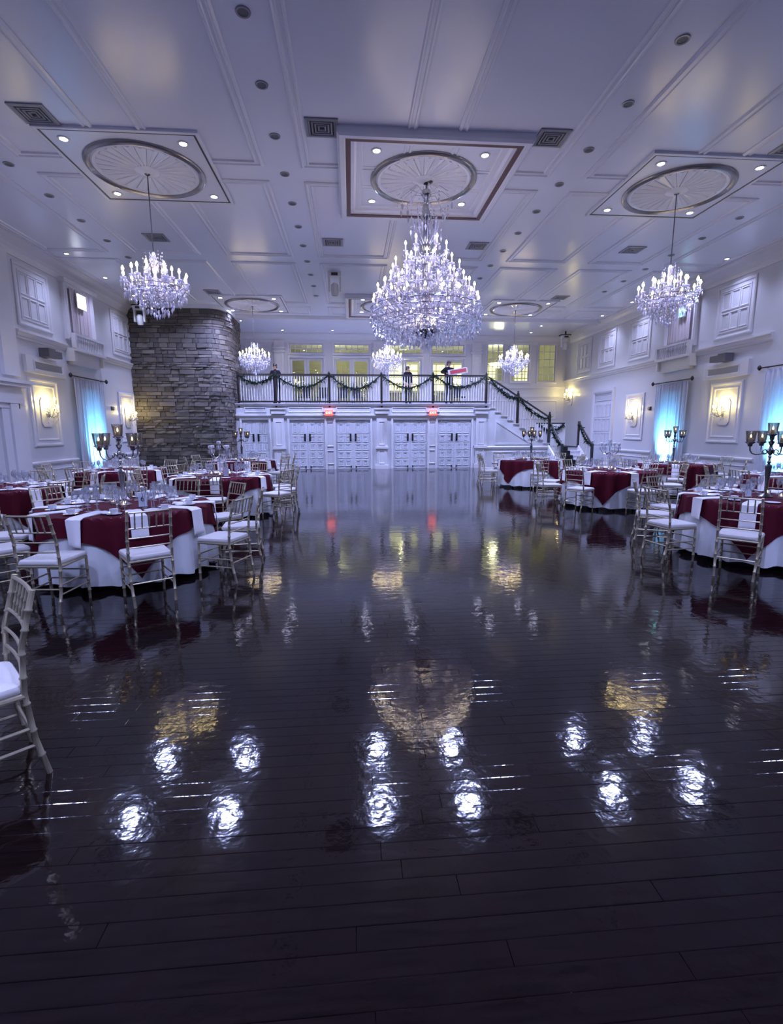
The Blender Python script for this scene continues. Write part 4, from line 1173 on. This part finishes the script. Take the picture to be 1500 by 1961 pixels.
def chandelier(x, y, ztop, tiers, basket, column, label, group, big, seed, src_rod):
    """tiers: (radius, z, arms, column z); basket: list of (radius, z, drop); z relative to ceiling hook"""
    rc = random.Random(seed)
    t = thing('chandelier', (x, y, ztop), label, 'chandelier', group)
    MB().lathe([(.0, -.08), (.04, -.075), (.12 if big else .08, -.04), (.16 if big else .09, 0)], 18).build('canopy', 'gunmetal', t, True)
    MB().tube([(0, 0, -.03), (0, 0, src_rod)], .018 if big else .010, 8).build('rod', 'gunmetal', t)
    MB().lathe(column, 14).build('column', 'crystal' if not big else 'silver', t, True)
    cr = MB()
    g = 1.0
    ends = []
    for (r, z, n, zc) in tiers:
        ring = []
        off = rc.uniform(0, 1)
        for k in range(n):
            a = 2 * PI * (k + off) / n
            arm = MB().tube(arm_curve(.05, zc, r, z, a), .011 if big else .009, 6).build('arm', 'crystal', t, True)
            p = (r * math.cos(a), r * math.sin(a), z)
            obj_of('drip_pan', pan_me, arm, p)
            obj_of('candle', can_me, arm, p, scale=(1, 1, 1))
            obj_of('bulb', bulb_pe if big else bulb_me, arm, (p[0], p[1], z + .11), scale=(1.1,) * 3 if big else (1.3,) * 3)
            ring.append(p)
            for q in range(6):
                b_ = 2 * PI * q / 6
                cr.gem((p[0] + .055 * math.cos(b_), p[1] + .055 * math.sin(b_), z - .05 - .02 * (q % 2)), .016, .085)
            # beads along the arm
            for (px, py, pz) in arm_curve(.05, zc, r, z, a, 6)[1:-1]:
                cr.gem((px, py, pz - .06), .014, .09); cr.gem((px, py, pz - .13), .010, .05)
        # swags between neighbours
        for k in range(n):
            a_ = Vector(ring[k]); b_ = Vector(ring[(k + 1) % n])
            m_ = 7
            for q in range(m_ + 1):
                s = q / m_; c = a_.lerp(b_, s); c.z -= .02 + .16 * (1 - (2 * s - 1) ** 2)
                cr.gem(c, .012, .03, top=.5)
            mid = a_.lerp(b_, .5); cr.gem((mid.x, mid.y, mid.z - .26), .02, .13)
        ends.append(ring)
    # strings from tier to tier
    for i in range(len(ends) - 1):
        up, lo = ends[i], ends[i + 1]
        for k, p in enumerate(lo):
            q = min(up, key=lambda w_: (w_[0] - p[0]) ** 2 + (w_[1] - p[1]) ** 2)
            a_ = Vector(q); b_ = Vector(p); n_ = int((a_ - b_).length / .055)
            for s in range(1, n_):
                tt = s / n_; c = a_.lerp(b_, tt); c.z -= .12 * (1 - (2 * tt - 1) ** 2)
                cr.gem(c, .011, .035, top=.5)
    # hanging basket of drops
    for (r, z, n, drop) in basket:
        for k in range(n):
            a = 2 * PI * (k + rc.random() * .5) / n
            rr = r + rc.uniform(-.03, .03)
            zz = z + rc.uniform(-.03, .03)
            while zz > z - drop:
                cr.gem((rr * math.cos(a), rr * math.sin(a), zz), .012, .045, top=.5)
                zz -= .062
            cr.gem((rr * math.cos(a), rr * math.sin(a), zz - .02), .024 if big else .024, .13 if big else .12)
    cr.build('crystal_strands', 'crystal', t, kind='stuff')
    for (r, z, n, drop) in basket:
        if r > .15 and n >= 16:
            MB().tube([(r * math.cos(2 * PI * k / 32), r * math.sin(2 * PI * k / 32), z + .02) for k in range(32)], .008, 5, closed=True).build('hoop', 'silver', t)
    return t
# small chandelier, hook to tip: 6.34 -> 3.82
def small_ch(x, y, label, seed):
    z0 = H - .036
    d = lambda z: z - z0
    col = [(0, d(4.98)), (.03, d(4.95)), (.05, d(4.85)), (.02, d(4.78)), (.045, d(4.66)), (.025, d(4.55)), (.07, d(4.42)), (.09, d(4.36)), (.05, d(4.28)), (.02, d(4.2)), (0, d(4.18))]
    t = chandelier(x, y, z0, [(.30, d(4.56), 6, d(4.5)), (.56, d(4.42), 12, d(4.36))],
                   [(.13, d(4.95), 10, .12), (.18, d(4.84), 8, .10), (.52, d(4.30), 30, .07), (.42, d(4.24), 24, .10), (.30, d(4.18), 18, .14), (.17, d(4.12), 12, .17), (.05, d(4.06), 5, .19)],
                   col, label, 'small crystal chandeliers', False, seed, d(4.9))
    return t
small_ch(MX[0], MY[0], 'crystal candle chandelier hanging at the near left', 41)
small_ch(MX[2], MY[0], 'crystal candle chandelier hanging at the near right', 42)
small_ch(MX[0], MY[1], 'small distant crystal chandelier beside the stone pier', 43)
small_ch(MX[2], MY[1], 'small distant crystal chandelier in front of the tall windows', 44)
small_ch(MX[1], MY[1], 'small distant crystal chandelier below the great chandelier', 45)
z0 = H - .02
d = lambda z: z - z0
mcol = [(0, d(6.25)), (.08, d(6.2)), (.1, d(6.12)), (.05, d(6.05)), (.07, d(5.8)), (.12, d(5.72)), (.05, d(5.62)), (.06, d(5.3)), (.09, d(5.2)), (.05, d(5.0)), (.1, d(4.7)), (.06, d(4.5)), (.14, d(4.25)), (.08, d(4.1)),
        (.1, d(3.8)), (.22, d(3.66)), (.26, d(3.6)), (.2, d(3.54)), (.05, d(3.48)), (0, d(3.46))]
mt = chandelier(MX[1] + .06, MY[0], z0,
           [(.40, d(5.12), 6, d(5.02)), (.44, d(4.86), 6, d(4.75)), (.66, d(4.74), 10, d(4.6)), (.80, d(4.46), 12, d(4.3)), (.96, d(4.30), 16, d(4.15)), (1.05, d(4.08), 20, d(3.95)), (.2, d(3.66), 6, d(3.62))],
           [(.5, d(6.02), 10, .10), (.36, d(5.92), 8, .08), (.16, d(5.85), 10, .2), (.3, d(5.62), 10, .16), (.2, d(5.5), 8, .12),
            (1.1, d(4.0), 44, .16), (1.06, d(3.9), 40, .24), (.96, d(3.80), 36, .22), (.84, d(3.74), 30, .22), (.70, d(3.70), 26, .22), (.54, d(3.66), 20, .2), (.38, d(3.62), 16, .18), (.2, d(3.52), 10, .10),
            (.9, d(4.3), 26, .16), (.7, d(4.5), 20, .16), (.5, d(4.7), 16, .16), (.3, d(4.95), 12, .18), (.8, d(4.1), 22, .16)],
           mcol, 'huge tiered crystal chandelier with many candle bulbs in the centre', None, True, 46, d(4.0))
for k in range(8):
    a = 2 * PI * k / 8
    MB().tube([(.06 * math.cos(a), .06 * math.sin(a), d(6.12)), (.3 * math.cos(a), .3 * math.sin(a), d(6.2)), (.5 * math.cos(a), .5 * math.sin(a), d(6.05))], .007, 5).build('crown_arm', 'crystal', mt)
for k in range(8):
    a = 2 * PI * k / 8
    MB().tube([(.26 * math.cos(a), .26 * math.sin(a), d(5.68)), (.2 * math.cos(a), .2 * math.sin(a), d(5.4)), (.06 * math.cos(a), .06 * math.sin(a), d(5.2))], .008, 5).build('cage_arm', 'crystal', mt)

# ================================================================== sconces and uplights
def sconce(mp, yc, label, zc=2.15):
    s = Vector(mp(0, 0, 1)) - Vector(mp(0, 0, 0))
    t = thing('wall_sconce', mp(yc, zc, .0), label, 'wall sconce', 'crystal wall sconces')
    L_ = lambda u, v, d_: (s.x * d_, u, v)
    b_ = MB()
    pts = [(-.16, -.4), (.16, -.4), (.24, -.3), (.24, .3), (.16, .4), (-.16, .4), (-.24, .3), (-.24, -.3)]
    n = len(pts)
    b_.add([L_(p[0], p[1], .005) for p in pts] + [L_(p[0], p[1], .03) for p in pts] + [L_(p[0] * .86, p[1] * .92, .035) for p in pts],
           [tuple(range(n))[::-1]] + [(i, (i + 1) % n, n + (i + 1) % n, n + i) for i in range(n)] + [(n + i, n + (i + 1) % n, 2 * n + (i + 1) % n, 2 * n + i) for i in range(n)] + [tuple(range(2 * n, 3 * n))])
    b_.build('backplate', 'trim_paint', t)
    cr = MB()
    for (u, v, dd) in ((-.22, .02, .2), (.22, .02, .2), (0, .0, .32), (-.12, .22, .2), (.12, .22, .2)):
        q = MB().tube([L_(0, -.05, .03), L_(u * .5, -.14, dd * .6), L_(u, v - .08, dd), L_(u, v, dd)], .009, 6).build('arm', 'gunmetal', t, True)
        obj_of('drip_pan', pan_me, q, L_(u, v, dd)); obj_of('candle', can_me, q, L_(u, v, dd))
        obj_of('bulb', bulb_sc, q, (L_(u, v, dd)[0], u, v + .11), scale=(1.5, 1.5, 1.3))
        for k in range(5):
            cr.gem((L_(u, v, dd)[0] + .05 * math.cos(k * 1.25), u + .05 * math.sin(k * 1.25), v - .07), .014, .09)
    for k in range(26):
        cr.gem(L_(random.uniform(-.2, .2), random.uniform(-.3, .1), random.uniform(.12, .26)), .013, .08)
    cr.build('crystal_drops', 'crystal', t, kind='stuff')
sconce(ml, 14.65, 'lit crystal wall sconce on the near left panel')
sconce(ml, 19.75, 'lit crystal wall sconce between the left curtain and the stone pier')
sconce(mr, 14.4, 'lit crystal wall sconce on the near right panel')
sconce(mr, 19.25, 'lit crystal wall sconce on the panel beyond the right curtain')
sconce(mr, 25.2, 'lit crystal wall sconce at the far end of the right wall above the stairs', 3.25)
for mp, y, lab in ((ml, 17.0, 'left wall curtain'), (mr, 16.9, 'farther right wall curtain'), (mr, 12.05, 'right edge curtain')):
    s = Vector(mp(0, 0, 1)) - Vector(mp(0, 0, 0))
    p = mp(y, 0, .9)
    t = thing('uplight', p, 'blue LED uplight on the floor in front of the %s' % lab, 'uplight', 'blue uplights')
    MB().box(-.09, .09, -.09, .09, .0, .16).build('housing', 'black_plastic', t)
    MB().lathe([(0, .175), (.06, .172), (.065, .16)], 14).build('lens', 'uplight_lens', t)
    lamp('uplight_lamp', 'SPOT', (0, 0, .2), P_UP, (.14, .56, 1.0), t, .05, (-s.x * .8, 0, .85), 64, 1.0)

# ================================================================== chairs
def rung(p0, p1, r=.008, n=6): return MB().tube([p0, p1], r, n)
def bamboo(pts, r, rings):
    """tube with ring nodes along a polyline"""
    P = [Vector(p) for p in pts]
    # resample
    L_ = [0]
    for i in range(1, len(P)): L_.append(L_[-1] + (P[i] - P[i - 1]).length)
    def at(s):
        for i in range(1, len(P)):
            if s <= L_[i] + 1e-9:
                return P[i - 1].lerp(P[i], (s - L_[i - 1]) / (L_[i] - L_[i - 1]))
        return P[-1]
    ss = sorted(set([0, L_[-1]] + L_ + [x * L_[-1] + e for x in rings for e in (-.008, -.003, .003, .008)]))
    ss = [min(max(s, 0), L_[-1]) for s in ss]
    out = []; rad = []
    for s in ss:
        out.append(at(s))
        rad.append(r * (1.28 if any(abs(s - x * L_[-1]) < .0045 for x in rings) else 1.0))
    return MB().tube(out, rad, 8)
chair0 = thing('chiavari_chair', (0, 0, 0), '', 'chair', 'gold chairs round the tables')
BP = [(.180, -.255, 0), (.188, -.215, .2), (.192, -.195, .44), (.190, -.207, .66), (.186, -.275, .92)]
for s in (-1, 1):
    bamboo([(s * p[0], p[1], p[2]) for p in BP], .0135, (.12, .27, .42, .56, .68, .8, .9)).build('back_post', 'chair_gold', chair0, True)
    bamboo([(s * .186, .200, 0), (s * .192, .190, .43)], .0135, (.2, .45, .7)).build('leg', 'chair_gold', chair0, True)
    for z_ in (.17, .26):
        rung((s * .188, -.215, z_), (s * .188, .195, z_)).build('side_stretcher', 'chair_gold', chair0, True)
for z_ in (.21, .30): rung((-.187, .197, z_), (.187, .197, z_)).build('front_stretcher', 'chair_gold', chair0, True)
rung((-.186, -.214, .22), (.186, -.214, .22)).build('back_stretcher', 'chair_gold', chair0, True)
sf = MB()
for a, b_ in (((-.192, -.195, .43), (.192, -.195, .43)), ((.192, -.195, .43), (.192, .19, .43)), ((.192, .19, .43), (-.192, .19, .43)), ((-.192, .19, .43), (-.192, -.195, .43))): sf.tube([a, b_], .015, 8)
sf.build('seat_frame', 'chair_gold', chair0, True)
for z_, y_, nm in ((.905, -.270, 'top_rail'), (.75, -.228, 'back_rail'), (.655, -.206, 'back_rail'), (.565, -.200, 'back_rail')):
    bow = [(-.186 + .372 * k / 6, y_ - .012 * (1 - (k / 3 - 1) ** 2), z_) for k in range(7)]
    MB().tube(bow, .0105 if nm == 'top_rail' else .008, 6).build(nm, 'chair_gold', chair0, True)
for k in range(5):
    x = -.124 + k * .062
    bamboo([(x, -.240, .75), (x, -.280, .905)], .0065, (.3, .6)).build('spindle', 'chair_gold', chair0, True)
cu = MB()
def rr(w_, d0, d1, r, n=4):
    pts = []
    for (cx, cy, a0) in ((w_ - r, d1 - r, 0), (-w_ + r, d1 - r, PI / 2), (-w_ * .93 + r, d0 + r, PI), (w_ * .93 - r, d0 + r, 1.5 * PI)):
        for k in range(n + 1):
            a = a0 + PI / 2 * k / n; pts.append((cx + r * math.cos(a), cy + r * math.sin(a)))
    return pts
lay = [(.196, .438, .03), (.208, .45, .04), (.210, .468, .05), (.202, .482, .05), (.175, .489, .06)]
rings = []
for w_, z_, r in lay: rings.append([(p[0], p[1], z_) for p in rr(w_, -w_ - .002, w_ + .008, r)])
n = len(rings[0]); cv = [p for rg in rings for p in rg]; cf = []
for i in range(len(rings) - 1):
    for k in range(n): cf.append((i * n + k, i * n + (k + 1) % n, (i + 1) * n + (k + 1) % n, (i + 1) * n + k))
cf += [tuple(range(n))[::-1], tuple((len(rings) - 1) * n + k for k in range(n))]
cu.add(cv, cf); cu.build('cushion', 'cushion', chair0, True)

# ================================================================== tables
RT, ZT = .91, .76
def fold_r(a, drop, ph):
    amp = min(1, drop / .5)
    return RT + .008 + .05 * drop + amp * (.034 * math.sin(19 * a + ph + .6 * math.sin(3 * a)) + .016 * math.sin(11 * a + 2.1 * ph) + .014 * math.sin(33 * a - ph))
cloth_cache = {}
def make_cloth(ph):
    b_ = MB(); N_ = 180; vs = [(0, 0, ZT + .004)]; rows = []
    prof = [('t', .5), ('t', .88), ('t', RT)] + [('d', x) for x in (.015, .06, .13, .22, .32, .42, .52, .62, .70)]
    for kind, q in prof:
        row = []
        for k in range(N_):
            a = 2 * PI * k / N_
            if kind == 't': r, z_ = q, ZT + .004
            else:
                r = fold_r(a, q, ph); z_ = ZT + .004 - q + (.012 * math.sin(15 * a + ph) * (q / .7) ** 3)
            row.append(len(vs)); vs.append((r * math.cos(a), r * math.sin(a), z_))
        rows.append(row)
    fs = [(0, rows[0][k], rows[0][(k + 1) % N_]) for k in range(N_)]
    for i in range(len(rows) - 1):
        for k in range(N_): fs.append((rows[i][k], rows[i + 1][k], rows[i + 1][(k + 1) % N_], rows[i][(k + 1) % N_]))
    b_.add(vs, fs)
    return b_.mesh('tablecloth', 'white_cloth', True)
def make_overlay(ph, rot, hs=1.13):
    b_ = MB(); n = 56; vs = []
    for i in range(n + 1):
        for j in range(n + 1):
            u, v = (i / n * 2 - 1) * hs, (j / n * 2 - 1) * hs
            x, y = u * math.cos(rot) - v * math.sin(rot), u * math.sin(rot) + v * math.cos(rot)
            r = math.hypot(x, y); a = math.atan2(y, x)
            if r <= RT + .024: vs.append((x, y, ZT + .010))
            else:
                dr = r - RT - .012
                q = fold_r(a, dr, ph) + .024 + .010 * math.sin(22 * a + ph) * min(1, dr / .25)
                vs.append((q * math.cos(a), q * math.sin(a), ZT + .010 - dr * .97))
    fs = [(i * (n + 1) + j, (i + 1) * (n + 1) + j, (i + 1) * (n + 1) + j + 1, i * (n + 1) + j + 1) for i in range(n) for j in range(n)]
    b_.add(vs, fs)
    return b_.mesh('overlay_cloth', 'wine_cloth', True)
def strip_pt(a0, w_, s, ph, lift):
    """point of a strip lying on the table from r=.5 outwards, hanging over the rim; s = arc length"""
    r = .50 + s
    if r <= RT + .01:
        off = w_
        return (r * math.cos(a0) - off * math.sin(a0), r * math.sin(a0) + off * math.cos(a0), ZT + lift)
    dr = r - RT
    a = a0 + w_ / RT
    q = fold_r(a, dr, ph) + .050 + lift * .5
    rim = max(0, 1 - dr / .05)
    x, y = q * math.cos(a), q * math.sin(a)
    return (x, y, ZT + lift - (dr - .01) * .97)
def make_napkin(a0, ph, hang):
    b_ = MB(); tot = .41 + hang; n = 26; top = []; bot = []
    for i in range(n + 1):
        s = tot * i / n
        for k in range(5):
            w_ = -.075 + .15 * k / 4
            fold = .004 * (1 if k in (1, 3) else 0)
            top.append(strip_pt(a0, w_, s, ph, .021 + fold)); bot.append(strip_pt(a0, w_, s, ph, .0135))
    o = len(top); vs = top + bot; fs = []
    for i in range(n):
        for k in range(4):
            q = i * 5 + k
            fs.append((q, q + 1, q + 6, q + 5)); fs.append((o + q, o + q + 5, o + q + 6, o + q + 1))
        fs.append((i * 5, i * 5 + 5, o + i * 5 + 5, o + i * 5)); fs.append((i * 5 + 4, o + i * 5 + 4, o + i * 5 + 9, i * 5 + 9))
    fs.append((0, o, o + 1, 1)); fs += [(k, o + k, o + k + 1, k + 1) for k in range(1, 4)]
    e = n * 5; fs += [(e + k, e + k + 1, o + e + k + 1, o + e + k) for k in range(4)]
    b_.add(vs, fs)
    return b_.mesh('napkin', 'napkin_cloth', True)
# tableware prototypes
goblet_me = MB().lathe([(0, .002), (.034, .0), (.034, .004), (.006, .012), (.005, .09), (.014, .10), (.034, .125), (.040, .155), (.037, .195), (.035, .195), (.037, .156), (.03, .13), (0, .108)], 12).mesh('water_goblet', 'clear_glass', True)
wine_me = MB().lathe([(0, .002), (.032, .0), (.032, .004), (.005, .011), (.004, .105), (.012, .114), (.030, .14), (.034, .17), (.029, .215), (.027, .215), (.031, .17), (.026, .145), (0, .122)], 12).mesh('wine_glass', 'clear_glass', True)
flute_me = MB().lathe([(0, .002), (.029, .0), (.029, .004), (.004, .010), (.004, .10), (.014, .13), (.024, .18), (.022, .245), (.020, .245), (.021, .18), (.011, .135), (0, .12)], 12).mesh('champagne_flute', 'clear_glass', True)
plate_me = MB().lathe([(0, .006), (.045, .006), (.05, .004), (.075, .014), (.082, .017), (.075, .010), (.05, .0), (0, .0)], 20).mesh('bread_plate', 'porcelain', True)
sauc_me = MB().lathe([(0, .006), (.03, .006), (.07, .016), (.074, .016), (.03, .0), (0, 0)], 16).mesh('saucer', 'porcelain', True)
cup_mb = MB().lathe([(0, .0), (.022, .0), (.024, .006), (.036, .02), (.042, .06), (.039, .06), (.033, .022), (0, .01)], 14)
cup_mb.tube([(.038, 0, .05), (.06, 0, .048), (.062, 0, .03), (.036, 0, .02)], .004, 5)
cup_me = cup_mb.mesh('coffee_cup', 'porcelain', True)
fork_mb = MB().box(-.004, .004, -.08, .03, 0, .003).box(-.011, .011, .03, .045, 0, .003)
for k in range(4): fork_mb.box(-.011 + k * .0065, -.0085 + k * .0065, .045, .085, 0, .003)
fork_me = fork_mb.mesh('fork', 'silver')
def votive(loc, label):
    t = thing('votive_candle', loc, label, 'candle', 'votive candles round the candelabra')
    MB().lathe([(0, .004), (.030, .004), (.028, .0), (.034, .0), (.040, .075), (.037, .075), (.031, .01)], 12).build('glass_cup', 'clear_glass', t, True)
    MB().lathe([(0, .006), (.029, .006), (.032, .035), (0, .036)], 10).build('wax', 'wax', t, True)
    MB().lathe([(0, .036), (.007, .046), (.005, .058), (0, .07)], 6).build('flame', 'flame', t, True)
    return t
def candelabrum_glass(name, m, R_=.24):
    t = thing(name, (0, 0, 0), '', 'candelabrum', 'tall candelabra with glass hurricanes')
    MB().lathe([(.085, 0), (.088, .01), (.06, .03), (.022, .05), (.018, .07)], 20).build('base', m, t, True)
    MB().lathe([(.018, .07), (.022, .2), (.034, .34), (.038, .40), (.03, .41), (.012, .43)], 14).build('tapered_stem', m, t, True)
    MB().lathe([(.012, .43), (.026, .45), (.012, .47), (.012, .50), (.022, .52), (.014, .54), (.035, .57), (.042, .60), (.022, .63), (.016, .66), (.03, .69), (.036, .71), (.016, .725), (.03, .75), (.02, .76)], 14).build('hub', m, t, True)
    cup = MB().lathe([(0, -.005), (.02, -.045), (.024, -.05), (.03, -.02), (.058, .0), (.06, .006), (0, .006)][::1], 12).mesh('cup', m, True)
    gl = MB().lathe([(.044, .006), (.05, .03), (.062, .14), (.066, .145), (.063, .147), (.058, .138), (.046, .03), (.040, .008)], 16).mesh('hurricane', 'smoke_glass', True)
    cn = MB().lathe([(0, .007), (.024, .007), (.024, .06), (0, .062)], 10).mesh('candle', 'wax', True)
    fl = MB().lathe([(0, .06), (.010, .072), (.007, .09), (0, .108)], 6).mesh('flame', 'flame', True)
    for k in range(5):
        if k == 4: p = (0, 0, .80); arm = MB().lathe([(.016, .75), (.022, .765), (.014, .78)], 10).build('arm', m, t, True)
        else:
            a = PI / 4 + k * PI / 2; c, s = math.cos(a), math.sin(a)
            pts = [(.02, .585), (.06, .61), (.085, .60), (.09, .575), (.07, .57), (.10, .555), (.16, .545), (.21, .56), (.235, .60), (R_, .66)]
            arm = MB().tube([(r * c, r * s, z_) for r, z_ in pts], .0085, 6).build('arm', m, t, True); p = (R_ * c, R_ * s, .70)
        obj_of('cup', cup, arm, p); obj_of('hurricane', gl, arm, p); obj_of('candle', cn, arm, p); obj_of('flame', fl, arm, p)
    return t
def candelabrum_crystal():
    t = thing('candelabrum', (0, 0, 0), '', 'candelabrum', 'crystal candelabra with white votive bowls')
    MB().lathe([(.08, 0), (.08, .012), (.03, .03), (.016, .05)], 18).build('base', 'silver', t, True)
    MB().lathe([(.016, .05), (.022, .1), (.012, .14), (.026, .19), (.012, .24), (.03, .3), (.012, .36), (.012, .42)], 12).build('stem', 'crystal', t, True)
    globe = MB().lathe([(0, .0), (.03, .01), (.042, .035), (.036, .065), (.028, .068), (0, .05)], 12).mesh('votive_bowl', 'porcelain', True)
    cr = MB()
    for k in range(5):
        if k == 4: p = (0, 0, .60); arm = MB().tube([(0, 0, .42), (0, 0, .60)], .01, 6).build('arm', 'silver', t)
        else:
            a = .4 + k * PI / 2; c, s = math.cos(a), math.sin(a)
            arm = MB().tube([(r * c, r * s, z_) for r, z_ in ((.01, .38), (.08, .34), (.15, .36), (.20, .43), (.20, .52))], .008, 6).build('arm', 'silver', t, True); p = (.2 * c, .2 * s, .52)
        obj_of('votive_bowl', globe, arm, p)
        for q in range(6): cr.gem((p[0] + .035 * math.cos(q * 1.05), p[1] + .035 * math.sin(q * 1.05), p[2] - .04), .012, .1)
    for q in range(30): cr.gem((random.uniform(-.14, .14), random.uniform(-.14, .14), random.uniform(.26, .36)), .01, .05)
    cr.build('crystal_drops', 'crystal', t, kind='stuff')
    return t
cg = None; cc = None
HOURS = ('twelve', 'one', 'two', 'three', 'four', 'five', 'six', 'seven', 'eight', 'nine', 'ten', 'eleven')
def hour(a_deg):
    # six o'clock faces the camera (-Y), three o'clock is +X
    return HOURS[round(((90 - a_deg) % 360) / 30) % 12]
# name, centre, overlay corner direction, chair angles (deg), candelabrum, extra
TABLES = [
    ('nearest left table', (-2.66, 6.05), -62, [-97, -61, -22, 9, 47, 83, 119, 152, 188, 224], 'glass_silver', 'card'),
    ('middle left table', (-2.57, 9.95), -78, [-82, -24, 6, 38, 72, 108, 146, 184, 222], 'crystal', 'card'),
    ('far left table by the doors', (-3.2, 14.9), -60, [-70, -30, 4, 42, 80, 120, 160, 200, 245], 'glass_gun', None),
    ('table by the left curtain', (-5.25, 11.7), -45, [-95, -55, -15, 25, 65, 105, 145, 185, 228], None, None),
    ('table cut by the left edge', (-5.62, 8.2), -30, [-62, -25, 15, 55, 95, 130], None, None),
    ('nearest right table', (5.35, 5.95), -138, [-140, -176, 150, 112, 76, 40], 'glass_gun', 'card'),
    ('middle right table', (5.58, 10.35), -122, [-142, -88, 178, 140, 102, 64, 26, -14], 'crystal', None),
    ('far right table by the stairs', (5.3, 14.3), -150, [-176, 150, 112, 74, 36, -4, -52, -100], 'glass_gun', None),
    ('table by the right curtain', (8.3, 12.2), -100, [-120, -160, 160, 120, 80, 40, 5, -40], 'glass_gun', None),
    ('table cut by the right edge', (8.45, 8.6), -150, [-130, -170, 150, 112], None, None),
]
rt = random.Random(5)
tab_top = MB().lathe([(0, ZT - .03), (RT - .02, ZT - .03), (RT - .005, ZT - .022), (RT - .005, ZT - .003), (RT - .02, ZT), (0, ZT)], 48).mesh('tabletop', 'wood_dark')
tab_leg = MB().tube([(0, 0, 0), (0, 0, ZT - .03)], .016, 8).mesh('leg', 'iron')
chair_used = False
for ti, (tn, (tx, ty), ov, angs, cand, extra) in enumerate(TABLES):
    ph = ti * 1.37
    t = thing('banquet_table', (tx, ty, 0), 'round banquet table hidden under cloths, the %s' % tn, 'table', 'round banquet tables')
    obj_of('tabletop', tab_top, t)
    for k in range(4):
        a = PI / 4 + k * PI / 2; obj_of('leg', tab_leg, t, (.55 * math.cos(a), .55 * math.sin(a), 0))
    c = obj_of('tablecloth', make_cloth(ph), None, (tx, ty, 0)); tag(c, 'white floor-length tablecloth on the %s' % tn, 'tablecloth', 'white round tablecloths')
    o = obj_of('overlay_cloth', make_overlay(ph, math.radians(ov - 45)), None, (tx, ty, 0)); tag(o, 'burgundy square overlay cloth on the %s' % tn, 'overlay cloth', 'burgundy overlay cloths')
    top = ZT + .010
    for a_deg in angs:
        a = math.radians(a_deg); hn = hour(a_deg)
        rc_ = RT + .36 + rt.uniform(-.02, .05)
        jit = rt.uniform(-.10, .10)
        loc = (tx + rc_ * math.cos(a), ty + rc_ * math.sin(a), 0); rz = a + PI / 2 + jit
        lab = "gold bamboo-style chair, %s o'clock seat of the %s" % (hn, tn)
        if not chair_used:
            chair0.location = loc; chair0.rotation_euler = (0, 0, rz); chair0['label'] = lab; chair_used = True
        else: repeat(chair0, loc, rz, lab)
        seat = "at %s o'clock on the %s" % (hn, tn)
        nk = obj_of('napkin', make_napkin(a, ph, rt.uniform(.24, .32)), None, (tx, ty, 0))
        tag(nk, 'long white napkin hanging ' + seat, 'napkin', 'white napkins')
        def put(nm, me, r, da, lab, cat, grp, z=top, rzz=0.0):
            q = obj_of(nm, me, None, (tx + r * math.cos(a + da), ty + r * math.sin(a + da), z), (0, 0, rzz)); tag(q, lab, cat, grp); return q
        put('water_goblet', goblet_me, .52, -.30, 'clear stemmed water goblet ' + seat, 'glass', 'water goblets')
        put('wine_glass', wine_me, .46, -.16, 'clear wine glass ' + seat, 'glass', 'wine glasses')
        put('champagne_flute', flute_me, .40, -.34, 'clear champagne flute ' + seat, 'glass', 'champagne flutes')
        put('bread_plate', plate_me, .66, .26, 'small white bread plate ' + seat, 'plate', 'bread plates')
        put('saucer', sauc_me, .74, -.27, 'white saucer ' + seat, 'saucer', 'saucers')
        put('coffee_cup', cup_me, .74, -.27, 'white coffee cup ' + seat, 'cup', 'coffee cups', top + .0065, rt.uniform(0, 6))
        put('fork', fork_me, .72, .12, 'silver fork ' + seat, 'fork', 'forks', top + .0005, a + PI / 2)
    if cand:
        lab = {'glass_silver': 'tall silver candelabrum with smoked glass hurricanes on the ', 'glass_gun': 'tall dark candelabrum with smoked glass hurricanes on the ', 'crystal': 'crystal candelabrum with white votive bowls on the '}[cand] + tn
        if cand == 'crystal':
            if cc is None: cc = candelabrum_crystal(); cc.location = (tx, ty, top); cc['label'] = lab; cc.rotation_euler = (0, 0, .5)
            else: repeat(cc, (tx, ty, top), .2, lab)
        elif cand == 'glass_silver':
            q = candelabrum_glass('candelabrum', 'silver'); q.location = (tx - .04, ty, top); q['label'] = lab; q.rotation_euler = (0, 0, .25)
        else:
            if cg is None: cg = candelabrum_glass('candelabrum', 'gunmetal'); cg.location = (tx, ty, top); cg['label'] = lab; cg.rotation_euler = (0, 0, .35)
            else: repeat(cg, (tx, ty, top), .1 * ti, lab)
        for k in range(3):
            a = math.radians(-90 + 120 * k + 12)
            votive((tx + .20 * math.cos(a), ty + .20 * math.sin(a), top), 'lit votive candle %s the candelabrum, %s' % (('in front of', 'to the right behind', 'to the left behind')[k], tn))
    if extra == 'card':
        sx_, sy_ = {0: (.25, -.18), 1: (.16, -.2), 5: (-.22, .02)}[ti]
        kx = thing('table_card', (tx + sx_, ty + sy_, top), 'white upright table card on the %s' % tn, 'table card', 'table number cards', .15)
        MB().box(-.045, .045, -.004, .004, .008, .17).build('card', 'card_paper', kx)
        MB().box(-.05, .05, -.03, .03, 0, .008).build('stand', 'silver', kx)
        if ti == 0:
            nm_me = text_mesh('6', .09); nm_me.materials.clear(); nm_me.materials.append(MATS['ink'])
            obj_of('numeral', nm_me, kx, (0, -.006, .095), (PI / 2, 0, 0))
# the single chair in the left foreground
repeat(chair0, (-1.80, 2.26, 0), math.atan2(-.67, -.74) - PI / 2, 'champagne bamboo-style chair alone in the left foreground, cut by the frame')
